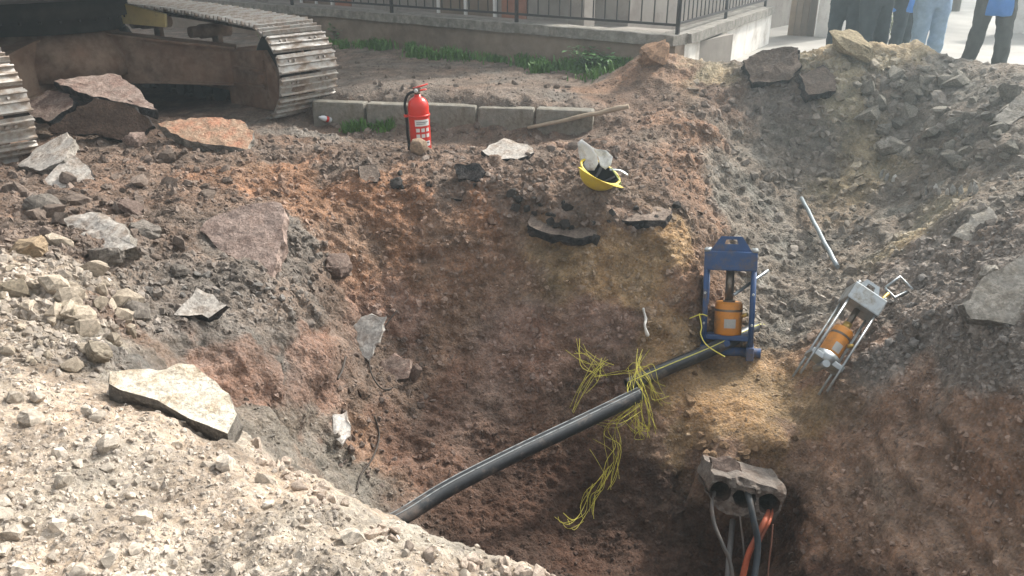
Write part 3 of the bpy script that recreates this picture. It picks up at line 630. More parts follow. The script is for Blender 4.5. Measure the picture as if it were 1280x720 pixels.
exc_M = Matrix((( -AX.x, AY.x*-1, 0, 0), (-AX.y, AY.y*-1, 0, 0), (0, 0, 1, 0), (0, 0, 0, 1)))
# local frame: +x forward, +y away from the camera side, z up; origin on the ground between the tracks
GA = 2.80
org = f_end + AX*(TL/2+.12) + AY*(GA/2); org.z = -.07
exc = empty('excavator', org, label='rusty crawler excavator with muddy steel tracks standing at the pit edge', category='excavator')
exc.rotation_euler = (0, R(-1.0), math.atan2(-AX.y, -AX.x))
def loop_pts(n, r, L, zc, rise=.10):
    # stadium path, upper run rising to the back
    segs = []; K = 400
    for i in range(K): # top run, front to back
        s = i/K; segs.append((L/2-L*s, zc+r+rise*math.sin(min(1, s*1.35)*math.pi/2)))
    zr = rise
    for i in range(K//2):
        a = math.pi/2+math.pi*i/(K//2); segs.append((-L/2+(r+zr/2)*math.cos(a), zc+zr/2+(r+zr/2)*math.sin(a)))
    for i in range(K): segs.append((-L/2+L*i/K, zc-r))
    for i in range(K//2):
        a = -math.pi/2+math.pi*i/(K//2); segs.append((L/2+r*math.cos(a), zc+r*math.sin(a)))
    d = [0]
    for i in range(1, len(segs)+1):
        a, b = segs[i-1], segs[i % len(segs)]; d.append(d[-1]+math.hypot(a[0]-b[0], a[1]-b[1]))
    T = d[-1]; out = []; j = 0
    for k in range(n):
        tt = T*k/n
        while d[j+1] < tt: j += 1
        a, b = segs[j], segs[(j+1) % len(segs)]; f = (tt-d[j])/(d[j+1]-d[j]+1e-9)
        out.append((a[0]+(b[0]-a[0])*f, a[1]+(b[1]-a[1])*f, math.atan2(b[1]-a[1], b[0]-a[0])))
    return out, T
NSH = 49
def shoe_mesh(seed):
    rnd = random.Random(seed); mb = MB(); w_ = .66
    mb.box((0, 0, .0), (.165, w_, .014))
    for gxx, h in ((-.068, .03), (-.0, .022), (.062, .026)):
        mb.prism([(gxx-.011, -w_/2, -.007), (gxx+.011, -w_/2, -.007), (gxx+.006, -w_/2, -.007-h), (gxx-.006, -w_/2, -.007-h)], (0, w_, 0))
    mb.box((.082, 0, -.004), (.02, w_*.96, .012))
    for yy in (-.2, -.14, .14, .2): mb.tube([(.03, yy, -.004), (.03, yy, -.024)], .012, 6)
    return mb.mesh('track_shoe', SHOE)
SHM = shoe_mesh(1)
MUD = mat('drying_mud', (.24, .17, .125), .98, .5, 14, bump=1.0, bsc=30)
for side in (1, -1):
    yc = side*GA/2
    pts, T = loop_pts(NSH, TR, TL, TR+.03)
    ch = MB()
    n2, _ = loop_pts(NSH*2, TR-.05, TL, TR+.03)
    for yy in (-.09, .09):
        ring = [Vector((x, yc+yy, z)) for x, z, a in n2]
        ch.tube(ring+[ring[0]], (.022, .045), 6)
    for x, z, a in pts:   # link humps and pins that stick out beyond the shoes
        M = Matrix.Rotation(-a, 4, 'Y')
        ch.box((x-.045*math.sin(a), yc, z+.045*math.cos(a)), (.05, .30, .05), mat=M)
    trk = ch.build('crawler_track', CHAIN, exc)
    rnd = random.Random(side+3)
    for x, z, a in pts:
        o = bpy.data.objects.new('track_shoe', SHM); link(o, trk)
        o.location = (x, yc+rnd.uniform(-.004, .004), z); o.rotation_euler = (rnd.uniform(-.01, .01), -a+rnd.uniform(-.02, .02), 0)
    # side frame, idler, rollers, sprocket
    fr = MB(); yi = yc
    top = .54
    fr.prism([(-TL/2+.35, yi-.13, .24), (TL/2-.52, yi-.13, .24), (TL/2-.52, yi-.13, top-.02), (TL/2-.9, yi-.13, top+.03), (-TL/2+.5, yi-.13, top+.05), (-TL/2+.35, yi-.13, top-.1)], (0, .26, 0))
    fr.box((0, yi, .235), (TL-.8, .34, .03))
    f_o = fr.build('track_frame', RUST, exc)
    gd = MB()   # plate box that guards the idler yoke
    for s in (-1, 1):
        yy = yi+s*.19
        gd.prism([(TL/2-.62, yy-.02, .10), (TL/2+.10, yy-.02, .10), (TL/2+.22, yy-.02, .24), (TL/2+.22, yy-.02, .46), (TL/2+.06, yy-.02, .66), (TL/2-.60, yy-.02, .60)], (0, .04, 0))
        for zz in (.31, .47): gd.box((TL/2-.2, yy+s*.035, zz), (.52, .04, .025))
        gd.box((TL/2+.04, yy+s*.025, .39), (.03, .03, .36))
        gd.tube([(TL/2+.0, yy, .39), (TL/2+.0, yy+s*.06, .39)], .045, 10)
    gd.box((TL/2-.35, yi, .60), (.5, .36, .025), mat=Matrix.Rotation(R(5), 4, 'Y'))
    gd.build('idler_guard', RUST, exc)
    il = MB(); rot = Matrix.Translation((TL/2, yi, TR+.03)) @ Matrix.Rotation(R(90), 4, 'X')
    il.lathe([(.05,-.08),(.30,-.08),(.33,-.06),(.33,-.035),(.36,-.03),(.36,.03),(.33,.035),(.33,.06),(.30,.08),(.05,.08)], 28, M=rot); il.build('idler_wheel', GREASE, exc)
    sp = MB(); rot = Matrix.Translation((-TL/2, yi, TR+.08)) @ Matrix.Rotation(R(90), 4, 'X')
    sp.lathe([(.02,-.14),(.22,-.14),(.24,-.03),(.37,-.02),(.37,.02),(.24,.03),(.22,.14),(.02,.14)], 28, M=rot); sp.build('drive_sprocket', GREASE, exc)
    for k in range(7):
        rl = MB(); x = -TL/2+.55+k*(TL-1.1)/6
        rl.tube([(x, yi-.17, .16), (x, yi-.12, .16), (x, yi-.11, .16), (x, yi+.11, .16), (x, yi+.12, .16), (x, yi+.17, .16)], [.085,.085,.065,.065,.085,.085], 16); rl.build('track_roller', GREASE, exc)
    for x in (.62, -.55):
        rl = MB(); zt = 2*TR-.115+.10*math.sin(min(1, (TL/2-x)/TL*1.35)*math.pi/2)-.01
        rl.tube([(x, yi-.30, zt-.02), (x, yi-.2, zt-.02), (x, yi-.19, zt-.02), (x, yi+.14, zt-.02)], [.055,.055,.07,.07], 16)
        rl.prism([(x-.07, yi-.03, top), (x+.07, yi-.03, top), (x+.05, yi-.03, zt), (x-.05, yi-.03, zt)], (0, .05, 0)); rl.build('carrier_roller', RUST, exc)
# dried mud stuck to the idler end of the visible track
for k, (x, z, yy, s) in enumerate(((TL/2+.36, .52, .05, .10), (TL/2+.40, .34, -.10, .085), (TL/2+.39, .40, .12, .07), (TL/2+.22, .76, .06, .06))):
    o = bpy.data.objects.new('mud_cake', boulder_mesh('mud_cake', 200+k, MUD, 2, .12)); link(o, exc); o.location = (x, GA/2+yy, z); o.scale = (s*.5, s*1.5, s)
# car body and its splayed legs
cb = MB(); cb.tube([(0, 0, .45), (0, 0, .62), (0, 0, .86)], [.72, .72, .60], 32); cb.build('car_body', RUST, exc)
for sx in (1, -1):
    for sy in (1, -1):
        lg = MB(); a = Vector((sx*.30, sy*.25, .62)); b = Vector((sx*1.08, sy*(GA/2-.10), .47))
        d = (b-a).normalized(); p = Vector((-d.y, d.x, 0)).normalized(); H = .19
        ring = []
        for q, hh, wd in ((a, .22, .30), (a.lerp(b, .5), .185, .24), (b, .165, .22)):
            ring.append([q+p*wd/2+Vector((0,0,-hh)), q-p*wd/2+Vector((0,0,-hh)), q-p*wd/2+Vector((0,0,hh)), q+p*wd/2+Vector((0,0,hh))])
        vs = [v for r in ring for v in r]; fs = [(0,1,2,3),(8,11,10,9)]
        for i in (0, 4):
            for k in range(4): fs.append((i+k, i+(k+1) % 4, i+4+(k+1) % 4, i+4+k))
        lg.add(vs, fs)
        for i in range(2):   # welded flanges
            for s in (-1, 1):
                q0 = ring[i]; q1 = ring[i+1]; z_ = 2 if s > 0 else 0
                A0 = (q0[2]+q0[3])/2 if s > 0 else (q0[0]+q0[1])/2; A1 = (q1[2]+q1[3])/2 if s > 0 else (q1[0]+q1[1])/2
                lg.add([A0+p*.17, A0-p*.17, A1-p*.15, A1+p*.15, A0+p*.17+Vector((0,0,.02*s)), A0-p*.17+Vector((0,0,.02*s)), A1-p*.15+Vector((0,0,.02*s)), A1+p*.15+Vector((0,0,.02*s))],
                       [(0,1,2,3),(4,5,6,7),(0,1,5,4),(1,2,6,5),(2,3,7,6),(3,0,4,7)])
        lg.build('frame_leg', RUST, exc)
st = MB(); st.prism([(.30, .55, .90), (.75, .80, .86), (.78, .80, .98), (.34, .55, 1.10)], (.05, -.05, .0)); st.build('step_plate', YEL, exc)
sr = MB(); sr.lathe([(.50,.86),(.68,.86),(.68,.98),(.74,.98),(.74,1.16),(.5,1.16)], 40)
for k in range(28):
    a = 2*math.pi*k/28; sr.tube([(.71*math.cos(a), .71*math.sin(a), .955), (.71*math.cos(a), .71*math.sin(a), .985)], .014, 6)
sr.build('slewing_ring', GREASE, exc)
up = MB(); up.box((-.35, 0, 1.31), (3.1, 2.5, .3), ch=.03); up.build('turntable_deck', GREASE, exc)
up = MB(); up.box((-1.0, 0, 1.895), (1.6, 2.46, .86), ch=.08); up.box((.3, -.85, 1.805), (1.1, .75, .68), ch=.05); up.build('engine_cover', YEL, exc)
up = MB(); up.box((.55, .82, 2.165), (1.45, .8, 1.4), ch=.1); cab = up.build('cab', YEL, exc)
GLS = mat('dark_glass', (.02, .025, .03), .08, .1, 2, spec=.6)
for c, d in (((1.277, .82, 2.30), (.02, .62, .9)), ((.6, 1.222, 2.35), (1.1, .02, .75)), ((.6, .418, 2.35), (1.1, .02, .75))):
    up = MB(); up.box(c, d); up.build('cab_window', GLS, cab)
up = MB(); up.box((-2.1, 0, 1.86), (.55, 2.46, .9), ch=.15); up.build('counterweight', YEL, exc)
# ------------------------------------------------------------------ boundary wall, railing, house, kerb, weeds
PLAST = mat('stained_plaster', (.25, .195, .15), .9, .3, 3, bump=.25, bsc=30, dirt=(.14, .10, .075, 1), dirt_amt=.55, dsc=1.6)
PLAST_W = mat('white_plaster', (.72, .69, .64), .9, .2, 3, bump=.2, bsc=25, dirt=(.38, .33, .28, 1), dirt_amt=.4, dsc=2.2)
COPE = mat('weathered_coping', (.27, .25, .22), .95, .4, 12, bump=.6, bsc=50, dirt=(.13, .12, .1, 1), dirt_amt=.5, dsc=8)
IRON = mat('dark_iron', (.05, .045, .045), .5, .3, 10, metal=.4)
a0 = PZ(380, 48, .17); a1 = PZ(770, 92, .17); WD = (a1-a0).normalized(); WD.z = 0
cornr = a1 + WD*.72; cornr.z = 0
left = cornr - WD*13.0
end = PZ(975, 5, .63); end.z = 0; ED = (end-cornr).normalized(); rgt = cornr + ED*4.6
WN = Vector((WD.y, -WD.x, 0)); WN = WN if WN.y < 0 else -WN      # wall face normals, towards the street
EN = Vector((ED.y, -ED.x, 0)); EN = EN if EN.x > 0 else -EN
TOPZ = .52
bw = empty('boundary_wall', cornr, label='low stained boundary wall with rough concrete coping round the house plot', category='wall')
def rel(v): return v-cornr
def wallseg(a, b, n, z0, z1, th, proud=0):
    a = rel(a)+n*proud; b = rel(b)+n*proud
    return [a+Vector((0,0,z0)), b+Vector((0,0,z0)), b-n*th+Vector((0,0,z0)), a-n*th+Vector((0,0,z0))], (0, 0, z1-z0)
mb = MB(); q, d = wallseg(left, cornr, WN, -.2, TOPZ, .22); mb.prism(q, d); mb.build('street_face', PLAST, bw)
mb = MB(); q, d = wallseg(cornr-WN*.222+ED*.0, rgt, EN, -.2, TOPZ, .22); mb.prism(q, d); mb.build('side_face', PLAST_W, bw)
def coping(a, b, n, k):
    L = (b-a).length; D = (b-a).normalized(); rnd = random.Random(k)
    m = max(1, int(L/1.5))
    for i in range(m):
        p0 = rel(a)+D*(L*i/m+.004); p1 = rel(a)+D*(L*(i+1)/m-.004); bm = bmesh.new()
        seg = 10; th = .11; vs = []
        for j in range(seg+1):
            c = p0.lerp(p1, j/seg)
            for off, z in ((.045, 0), (.045, th), (-.27, th), (-.27, 0)):
                jit = rnd.uniform(-.008, .008)
                vs.append(bm.verts.new(c+n*(off+jit)+Vector((0, 0, TOPZ+.003+z+rnd.uniform(-.006, .006)))))
        for j in range(seg):
            for e in range(4): bm.faces.new((vs[j*4+e], vs[j*4+(e+1) % 4], vs[j*4+4+(e+1) % 4], vs[j*4+4+e]))
        bm.faces.new(vs[:4][::-1]); bm.faces.new(vs[-4:]); bmesh.ops.recalc_face_normals(bm, faces=bm.faces[:])
        me = bpy.data.meshes.new('coping_block'); bm.to_mesh(me); bm.free(); me.materials.append(COPE); link(bpy.data.objects.new('coping_block', me), bw)
coping(left, cornr+ED*.0, WN, 1); coping(cornr-WN*.275, rgt, EN, 2)
# railing on the wall: one thing, every bar a part
rl = empty('iron_railing', cornr, label='dark iron railing of upright bars on the low boundary wall', category='railing')
RZ0, RZ1 = TOPZ+.11+.10, TOPZ+.11+.80
barm = MB(); barm.box((0, 0, (RZ1-RZ0)/2), (.011, .011, RZ1-RZ0)); BAR = barm.mesh('railing_bar', IRON)
for a, b, n in ((cornr-WD*9.0, cornr-WD*.02, WN), (cornr+ED*.16-WN*.14, cornr+ED*4.3-WN*.14, EN)):
    off = -n*.10; D = (b-a).normalized(); L = (b-a).length; rz = math.atan2(D.y, D.x)
    for z in (RZ0, RZ1):
        mb = MB(); mb.box((0, 0, 0), (L, .026, .026)); o = mb.build('rail', IRON, rl); o.location = rel((a+b)/2)+off+Vector((0, 0, z)); o.rotation_euler = (0, 0, rz)
    k = int(L/.155)
    for i in range(k+1):
        o = bpy.data.objects.new('railing_bar', BAR); link(o, rl); o.location = rel(a)+D*L*i/k+off+Vector((0, 0, RZ0)); o.rotation_euler = (0, 0, rz)
    for i in range(int(L/2.2)+1):
        mb = MB(); mb.box((0, 0, 0), (.035, .035, RZ1-TOPZ-.1)); o = mb.build('railing_post', IRON, rl); o.location = rel(b)-D*min(L, 2.2*i+.02)+off+Vector((0, 0, (RZ1+TOPZ+.1)/2)); o.rotation_euler = (0, 0, rz)
# house behind the wall
HOUSE = mat('house_render', (.30, .27, .24), .9, .2, 2, dirt=(.2, .17, .15, 1), dirt_amt=.4)
BRICK = mat('red_brick_panel', (.32, .15, .10), .9, .3, 8)
DOOR = mat('brown_door', (.20, .15, .11), .7, .25, 5)
ROOF = mat('roof_tile', (.30, .13, .08), .9, .3, 6)
hs = empty('house', cornr, label='house behind the railing with dark windows and brick panels', category='house')
h0 = cornr - WD*11 - WN*1.7; h1 = cornr + WD*-1.6 - WN*1.7; hd = 7.0; HH = 5.6
mb = MB(); mb.prism([rel(h0), rel(h1), rel(h1)-WN*hd, rel(h0)-WN*hd], (0, 0, HH)); mb.build('wall', HOUSE, hs)
mb = MB(); rz = math.atan2(WD.y, WD.x)
e = .5; q = [rel(h0)-WD*e+WN*e, rel(h1)+WD*e+WN*e, rel(h1)+WD*e-WN*(hd+e), rel(h0)-WD*e-WN*(hd+e)]; r0 = rel(h0)+WD*2-WN*hd/2+Vector((0,0,HH+1.3)); r1 = rel(h1)-WD*2-WN*hd/2+Vector((0,0,HH+1.3))
q = [v+Vector((0,0,HH)) for v in q]; mb.add(q+[r0, r1], [(0,1,5,4),(1,2,5),(2,3,4,5),(3,0,4),(3,2,1,0)]); mb.build('roof', ROOF, hs)
WHT = mat('white_frame', (.7, .69, .66), .6, .1)
def hpart(name, s0, s1, z0, z1, mt, parent=hs, proud=.02, th=.06):
    a = rel(h1)-WD*s0+WN*proud; b = rel(h1)-WD*s1+WN*proud; m = MB()
    m.prism([a+Vector((0,0,z0)), b+Vector((0,0,z0)), b-WN*th+Vector((0,0,z0)), a-WN*th+Vector((0,0,z0))], (0, 0, z1-z0)); return m.build(name, mt, parent)
for s0, s1, z0, z1 in ((.5,1.5,.9,2.2),(2.3,3.4,.0,2.2),(4.2,5.3,.8,2.2),(6.0,6.8,.0,2.1),(7.4,8.5,.8,2.2),(.5,1.5,3.6,4.9),(2.3,3.4,3.2,4.9),(4.2,5.3,3.6,4.9),(7.4,8.5,3.6,4.9)):
    wdw = hpart('window' if z0 > .1 else 'house_door', s0, s1, z0, z1, GLS if z0 > .1 else DOOR)
    for x in (s0-.05, s1, (s0+s1)/2-.02): hpart('frame', x, x+.05, z0, z1, WHT, wdw, .05, .04)
    hpart('sill', s0-.08, s1+.08, z0-.06, z0, WHT, wdw, .09, .1)
for s0, s1 in ((1.7, 2.15), (5.5, 5.9), (8.7, 9.6)): hpart('brick_panel', s0, s1, .0, 1.6, BRICK, hs, .03, .05)
for s in (.15, 3.7, 6.9):
    mb = MB(); mb.box((0, 0, 1.3), (.24, .24, 2.6)); o = mb.build('porch_column', HOUSE, hs); o.location = rel(h1)-WD*s+WN*.9; o.rotation_euler = (0, 0, rz)
# paved porch seen just behind the bars
mb = MB(); q = [rel(cornr)-WN*.28-WD*10, rel(cornr)-WN*.28-WD*.1, rel(cornr)-WN*1.7-WD*.1, rel(cornr)-WN*1.7-WD*10]; mb.prism([v+Vector((0,0,.1)) for v in q], (0, 0, .40)); mb.build('porch_slab', mat('porch_concrete', (.28, .25, .22), .9, .25, 3), hs)
# gate at the end of the side wall: brown leaf and white post
gt = empty('yard_gate', rgt, label='brown wooden gate leaf with white post at the end of the side wall', category='gate')
gp = PZ(1022, 48, .1); gp.z = 0
g0 = end + ED*.9; g1 = g0 + EN*.42
m = MB(); A = Vector((g0-rgt)); Bv = Vector((g1-rgt)); m.prism([A, Bv, Bv+ED*.06, A+ED*.06], (0, 0, 2.1)); m.build('gate_leaf', DOOR, gt)
for k in range(4):
    m = MB(); A2 = A.lerp(Bv, (k+.03)/4)-ED*.018; B2 = A.lerp(Bv, (k+.9)/4)-ED*.018; m.prism([A2, B2, B2+ED*.016, A2+ED*.016], (0, 0, 2.05)); m.build('gate_plank', mat('gate_plank_%s' % 'abcd'[k], (.30-.06*k, .225-.045*k, .16-.03*k), .8, .2), gt)
m = MB(); A = g1-rgt+EN*.02; m.prism([A, A+EN*.30, A+EN*.30+ED*.3, A+ED*.3], (0, 0, 2.3)); m.build('gate_post', PLAST_W, gt)
# kerb in front of the dirt strip
KERB = mat('kerb_concrete', (.27, .25, .21), .9, .45, 7, bump=.9, bsc=45, dirt=(.14, .115, .085, 1), dirt_amt=.55, dsc=6)
k0 = PZ(390, 150, -.02); k1 = PZ(742, 164, -.02); KD = (k1-k0).normalized(); KN = Vector((KD.y, -KD.x, 0)); KN = KN if KN.y < 0 else -KN
kb = empty('kerb', k0, label='row of grey concrete kerb stones in front of the dirt strip', category='kerb')
L = (k1-k0).length; rnd = random.Random(4); nk = 5

for i in range(nk):
    m = MB(); m.box((0, 0, 0), (L/nk-.02, .15, .36), ch=.022); o = m.build('kerb_stone', KERB, kb)
    o.location = KD*(L*(i+.5)/nk) - KN*.075 + Vector((0, 0, .0+rnd.uniform(-.006, .006))); o.rotation_euler = (R(rnd.uniform(-2, 2)), R(rnd.uniform(-.6, .6)), math.atan2(KD.y, KD.x)+R(rnd.uniform(-1.2, 1.2)))
# grass and weeds along the wall foot
GRS = mat('grass_blade', (.10, .21, .04), .6, .5, 30, spec=.3)
def blades(name, spots, n, label, h=(.06, .2), leaf=.0):
    vs = []; fs = []; rnd = random.Random(n)
    for _ in range(n):
        x, y, sp = spots[min(len(spots)-1, int(len(spots)*rnd.random()**1.25))]; hm = .45+.75*abs(math.sin(x*9.3+y*4.1)); x += rnd.gauss(0, sp); y += rnd.gauss(0, sp); z = drop(x, y)-.01
        a = rnd.uniform(0, 6.28); hh = rnd.uniform(*h)*hm; wd = rnd.uniform(.004, .010)+leaf*rnd.random(); ln = rnd.uniform(.1, .7)*hh
        px_, py_ = math.cos(a), math.sin(a); b = len(vs)
        vs += [(x-py_*wd, y+px_*wd, z), (x+py_*wd, y-px_*wd, z), (x+px_*ln*.5+py_*wd*.9, y+py_*ln*.5-px_*wd*.9, z+hh*.7), (x+px_*ln*.5-py_*wd*.9, y+py_*ln*.5+px_*wd*.9, z+hh*.7), (x+px_*ln, y+py_*ln, z+hh*rnd.uniform(.8, 1.05))]
        fs += [(b, b+1, b+2), (b, b+2, b+3), (b+3, b+2, b+4)]
    return link(bpy.data.objects.new(name, np_mesh(name, np.array(vs), np.array(fs), GRS)), kind='stuff', label=label, category='grass')
spots = []; rnd = random.Random(12)
for i in range(46):
    s = rnd.random()**1.3; q = cornr - WD*(.55+6.2*s) + WN*(.05+abs(rnd.gauss(0, .22))); spots.append((q.x, q.y, .03+.08*rnd.random()**2))
blades('grass', spots, 5200, 'green grass and weeds along the foot of the wall', (.03, .15), .006)
q = PZ(462, 150, .02); blades('kerb_grass', [(q.x+dx, q.y+.06-abs(dx)*.1, .03) for dx in (-.2, -.1, 0, .1, .18)], 500, 'tuft of grass in front of the kerb', (.04, .11))
WEED = mat('weed_leaf', (.085, .19, .05), .55, .4, 20, spec=.35); STEM = mat('weed_stem', (.10, .13, .05), .8, .2)
def leafy(name, x, y, r, h, nleaf, label, grp=None, mt=WEED, z=None, lw=1.0):
    z = drop(x, y) if z is None else z
    e_ = empty(name, (x, y, z-.01), label=label, category='plant'); rnd = random.Random(int(x*1000)+nleaf)
    if grp: e_['group'] = grp
    m = MB(); tips = []
    for k in range(max(4, nleaf//16)):
        a = rnd.uniform(0, 6.28); q = Vector((math.cos(a)*r*rnd.uniform(.2, .9), math.sin(a)*r*rnd.uniform(.2, .9), h*rnd.uniform(.55, 1))); m.tube([(0, 0, 0), q*.5+Vector((0, 0, h*.1)), q], [.006, .005, .003], 5); tips.append(q)
    m.build('stem', STEM, e_)
    m = MB()
    for k in range(nleaf):
        q = tips[rnd.randrange(len(tips))]*rnd.uniform(.3, 1.05)+Vector((rnd.gauss(0, r*.22), rnd.gauss(0, r*.22), rnd.gauss(0, h*.08))); q.z = max(.01, q.z)
        a = rnd.uniform(0, 6.28); L_ = rnd.uniform(.03, .075)*lw; d = Vector((math.cos(a), math.sin(a), rnd.uniform(-.5, .4))).normalized(); s = d.cross(Vector((0, 0, 1))).normalized()*L_*.3
        m.add([q, q+d*L_*.45+s+Vector((0,0,.006)), q+d*L_, q+d*L_*.45-s+Vector((0,0,.006))], [(0,1,2),(0,2,3)])
    o = m.build('foliage', mt, e_); o['kind'] = 'stuff'; return e_
for i, (u, v, r, h, lab) in enumerate(((735, 92, .16, .20, 'bushy low weed at the wall foot nearest the wall corner'), (655, 76, .12, .16, 'low weed at the wall foot between two larger weeds'), (567, 64, .13, .24, 'tall leafy weed against the stained wall face'), (505, 58, .12, .22, 'upright weed in the grass behind the dirt strip'), (430, 52, .14, .20, 'weed clump in the grass nearest the excavator track'), (760, 96, .10, .12, 'small dark weed between the wall and the earth clod'))):
    q = PZ(u, v, .17); leafy('weed_plant', q.x, q.y, r*1.35, h*1.35, 260, lab, lw=1.25)
# street beyond: road sheet, pale wall, shrub, trees
ROADM = mat('dusty_road', (.36, .34, .31), .9, .2, 2, bump=.1)
mb = MB(); mb.add([(2.6,9.7,.075),(30,9.7,.075),(30,60,.075),(3.4,60,.075)], [(0,1,2,3)]); mb.build('road', ROADM, kind='structure')
q = PZ(1118, 48, .1); leafy('shrub', q.x, q.y, .38, .5, 420, 'yellow green shrub by the street behind the bystanders', mt=mat('shrub_leaf', (.16, .19, .045), .6, .4, 20), z=.07, lw=1.3)
BARK = mat('bark', (.12, .095, .07), .95, .4, 8, bump=.6)
TLEAF = mat('tree_leaf', (.07, .13, .035), .6, .5, 12)
def tree(x, y, h, r, label, seed, cr=2.0):
    e_ = empty('street_tree', (x, y, .05), label=label, category='tree', group='trees along the street'); rnd = random.Random(seed); m = MB()
    top = Vector((rnd.uniform(-.3, .3), rnd.uniform(-.3, .3), h*.55)); m.tube([(0,0,0), top*.3+Vector((.05,0,0)), top*.7, top], [r*1.25, r, r*.85, r*.6], 10)
    limbs = []
    for k in range(7):
        a = 6.28*k/7+rnd.uniform(-.3, .3); q = top+Vector((math.cos(a)*cr*.6, math.sin(a)*cr*.6, h*rnd.uniform(.1, .4))); limbs.append(q); m.tube([top*.85, top.lerp(q, .5)+Vector((0, 0, .15)), q], [r*.45, r*.3, r*.1], 6)
    m.build('trunk', BARK, e_)
    vs = []; fs = []
    for k in range(3800):
        q = limbs[rnd.randrange(7)]+Vector((rnd.gauss(0, cr*.33), rnd.gauss(0, cr*.33), rnd.gauss(0, cr*.3))); d = Vector((rnd.gauss(0,1), rnd.gauss(0,1), rnd.gauss(0,.6))).normalized(); s = d.cross(Vector((rnd.gauss(0,1), rnd.gauss(0,1), rnd.gauss(0,1)))).normalized()*.05; L_ = .14
        b = len(vs); vs += [tuple(q), tuple(q+d*L_*.5+s), tuple(q+d*L_), tuple(q+d*L_*.5-s)]; fs += [(b, b+1, b+2), (b, b+2, b+3)]
    o = link(bpy.data.objects.new('crown', np_mesh('crown', np.array(vs), np.array(fs), TLEAF)), e_); o['kind'] = 'stuff'
q = PZ(1192, 14, .07); tree(q.x, q.y, 5.5, .10, 'slender street tree beyond the sunlit road behind the bystander in jeans', 3)
q = PZ(1225, 0, .07); tree(q.x+1.5, q.y+1.5, 6, .12, 'second street tree further along the grass verge', 4)
q = PZ(1215, 20, .07); spots = [(q.x+random.uniform(-1.2, 1.6), q.y+random.uniform(-.4, 1.5), .15) for _ in range(40)]
mb = MB(); pw0 = PZ(1262, 42, .07)
pw = empty('pale_wall', pw0, label='pale plastered wall across the street', category='wall')
mb.prism([(0,0,0),(9,-2.5,0),(9.1,-2.2,0),(.1,.25,0)], (0, 0, 1.9)); mb.build('wall_panel', PLAST_W, pw)
mb = MB(); mb.prism([(-.05,-.05,1.903),(9.05,-2.58,1.903),(9.15,-2.15,1.903),(.05,.3,1.903)], (0, 0, .08)); mb.build('wall_cap', COPE, pw)
# ------------------------------------------------------------------ pipes, squeeze tools, strings, duct block, cables, small things
PIPE = mat('black_plastic_pipe', (.022, .024, .027), .42, .3, 20, bump=.08, bsc=80, spec=.45, dirt=(.16, .13, .11, 1), dirt_amt=.32, dsc=7)
STRIPE = mat('pale_pipe_stripe', (.30, .32, .32), .6, .3, 20, dirt=(.06, .06, .06, 1), dirt_amt=.45, dsc=18)
BLACK = mat('black_plastic', (.012, .012, .013), .5, .2)
def spline(pts, n=12):
    pts = [Vector(p) for p in pts]; o = []
    for i in range(len(pts)-1):
        p0 = pts[max(0, i-1)]; p1 = pts[i]; p2 = pts[i+1]; p3 = pts[min(len(pts)-1, i+2)]
        for k in range(n):
            t = k/n; o.append(.5*((2*p1)+(p2-p0)*t+(2*p0-5*p1+4*p2-p3)*t*t+(3*p1-p0-3*p2+p3)*t**3))
    return o+[pts[-1]]
def pipe(name, pts, r, label, stripes=((R(50)),), hollow=True, smat=STRIPE):
    pts = spline(pts); c = sum(pts, Vector())/len(pts)
    e_ = empty(name, c, label=label, category='pipe'); q = [p-c for p in pts]
    m = MB(); m.tube(q, r, 24, caps=False); m.tube(q, r*.82, 24, caps=False, m=1)
    n = 24
    for end_ in (0, len(q)-1):   # wall of the cut end
        b0 = end_*n; b1 = len(q)*n+end_*n
        for k in range(n): m.f.append([b0+k, b0+(k+1) % n, b1+(k+1) % n, b1+k]); m.m.append(0); m.sm.append(False)
    body = m.build('pipe_wall', [PIPE, BLACK], e_)
    for an in stripes:
        st_ = []
        for i, p in enumerate(q):
            t = (q[min(len(q)-1, i+1)]-q[max(0, i-1)]).normalized(); x = t.cross(Vector((0, 0, 1))).normalized(); y = x.cross(t)
            st_.append(p + (x*math.cos(an)+y*math.sin(an))*r*1.0)
        m = MB(); m.tube(st_, .0035, 6); m.build('stripe', smat, e_)
    return e_
P1 = [P(450,672,4.12), P(500,648,4.2), P(560,611,4.36), P(640,570,4.57), P(720,532,4.78), P(800,493,4.98)]
pipe('gas_pipe', P1, .045, 'long black plastic pipe with pale stripe bridging the pit', (R(120), R(75)))
P2 = [P(784,482,5.06), P(830,462,5.12), P(880,441,5.24), P(925,420,5.44), P(945,411,5.58), P(955,414,5.85)]
pipe('gas_pipe', P2, .045, 'shorter black pipe clamped under the blue squeeze tool', (R(60),), smat=mat('yellow_pipe_stripe', (.55, .52, .12), .6, .2))

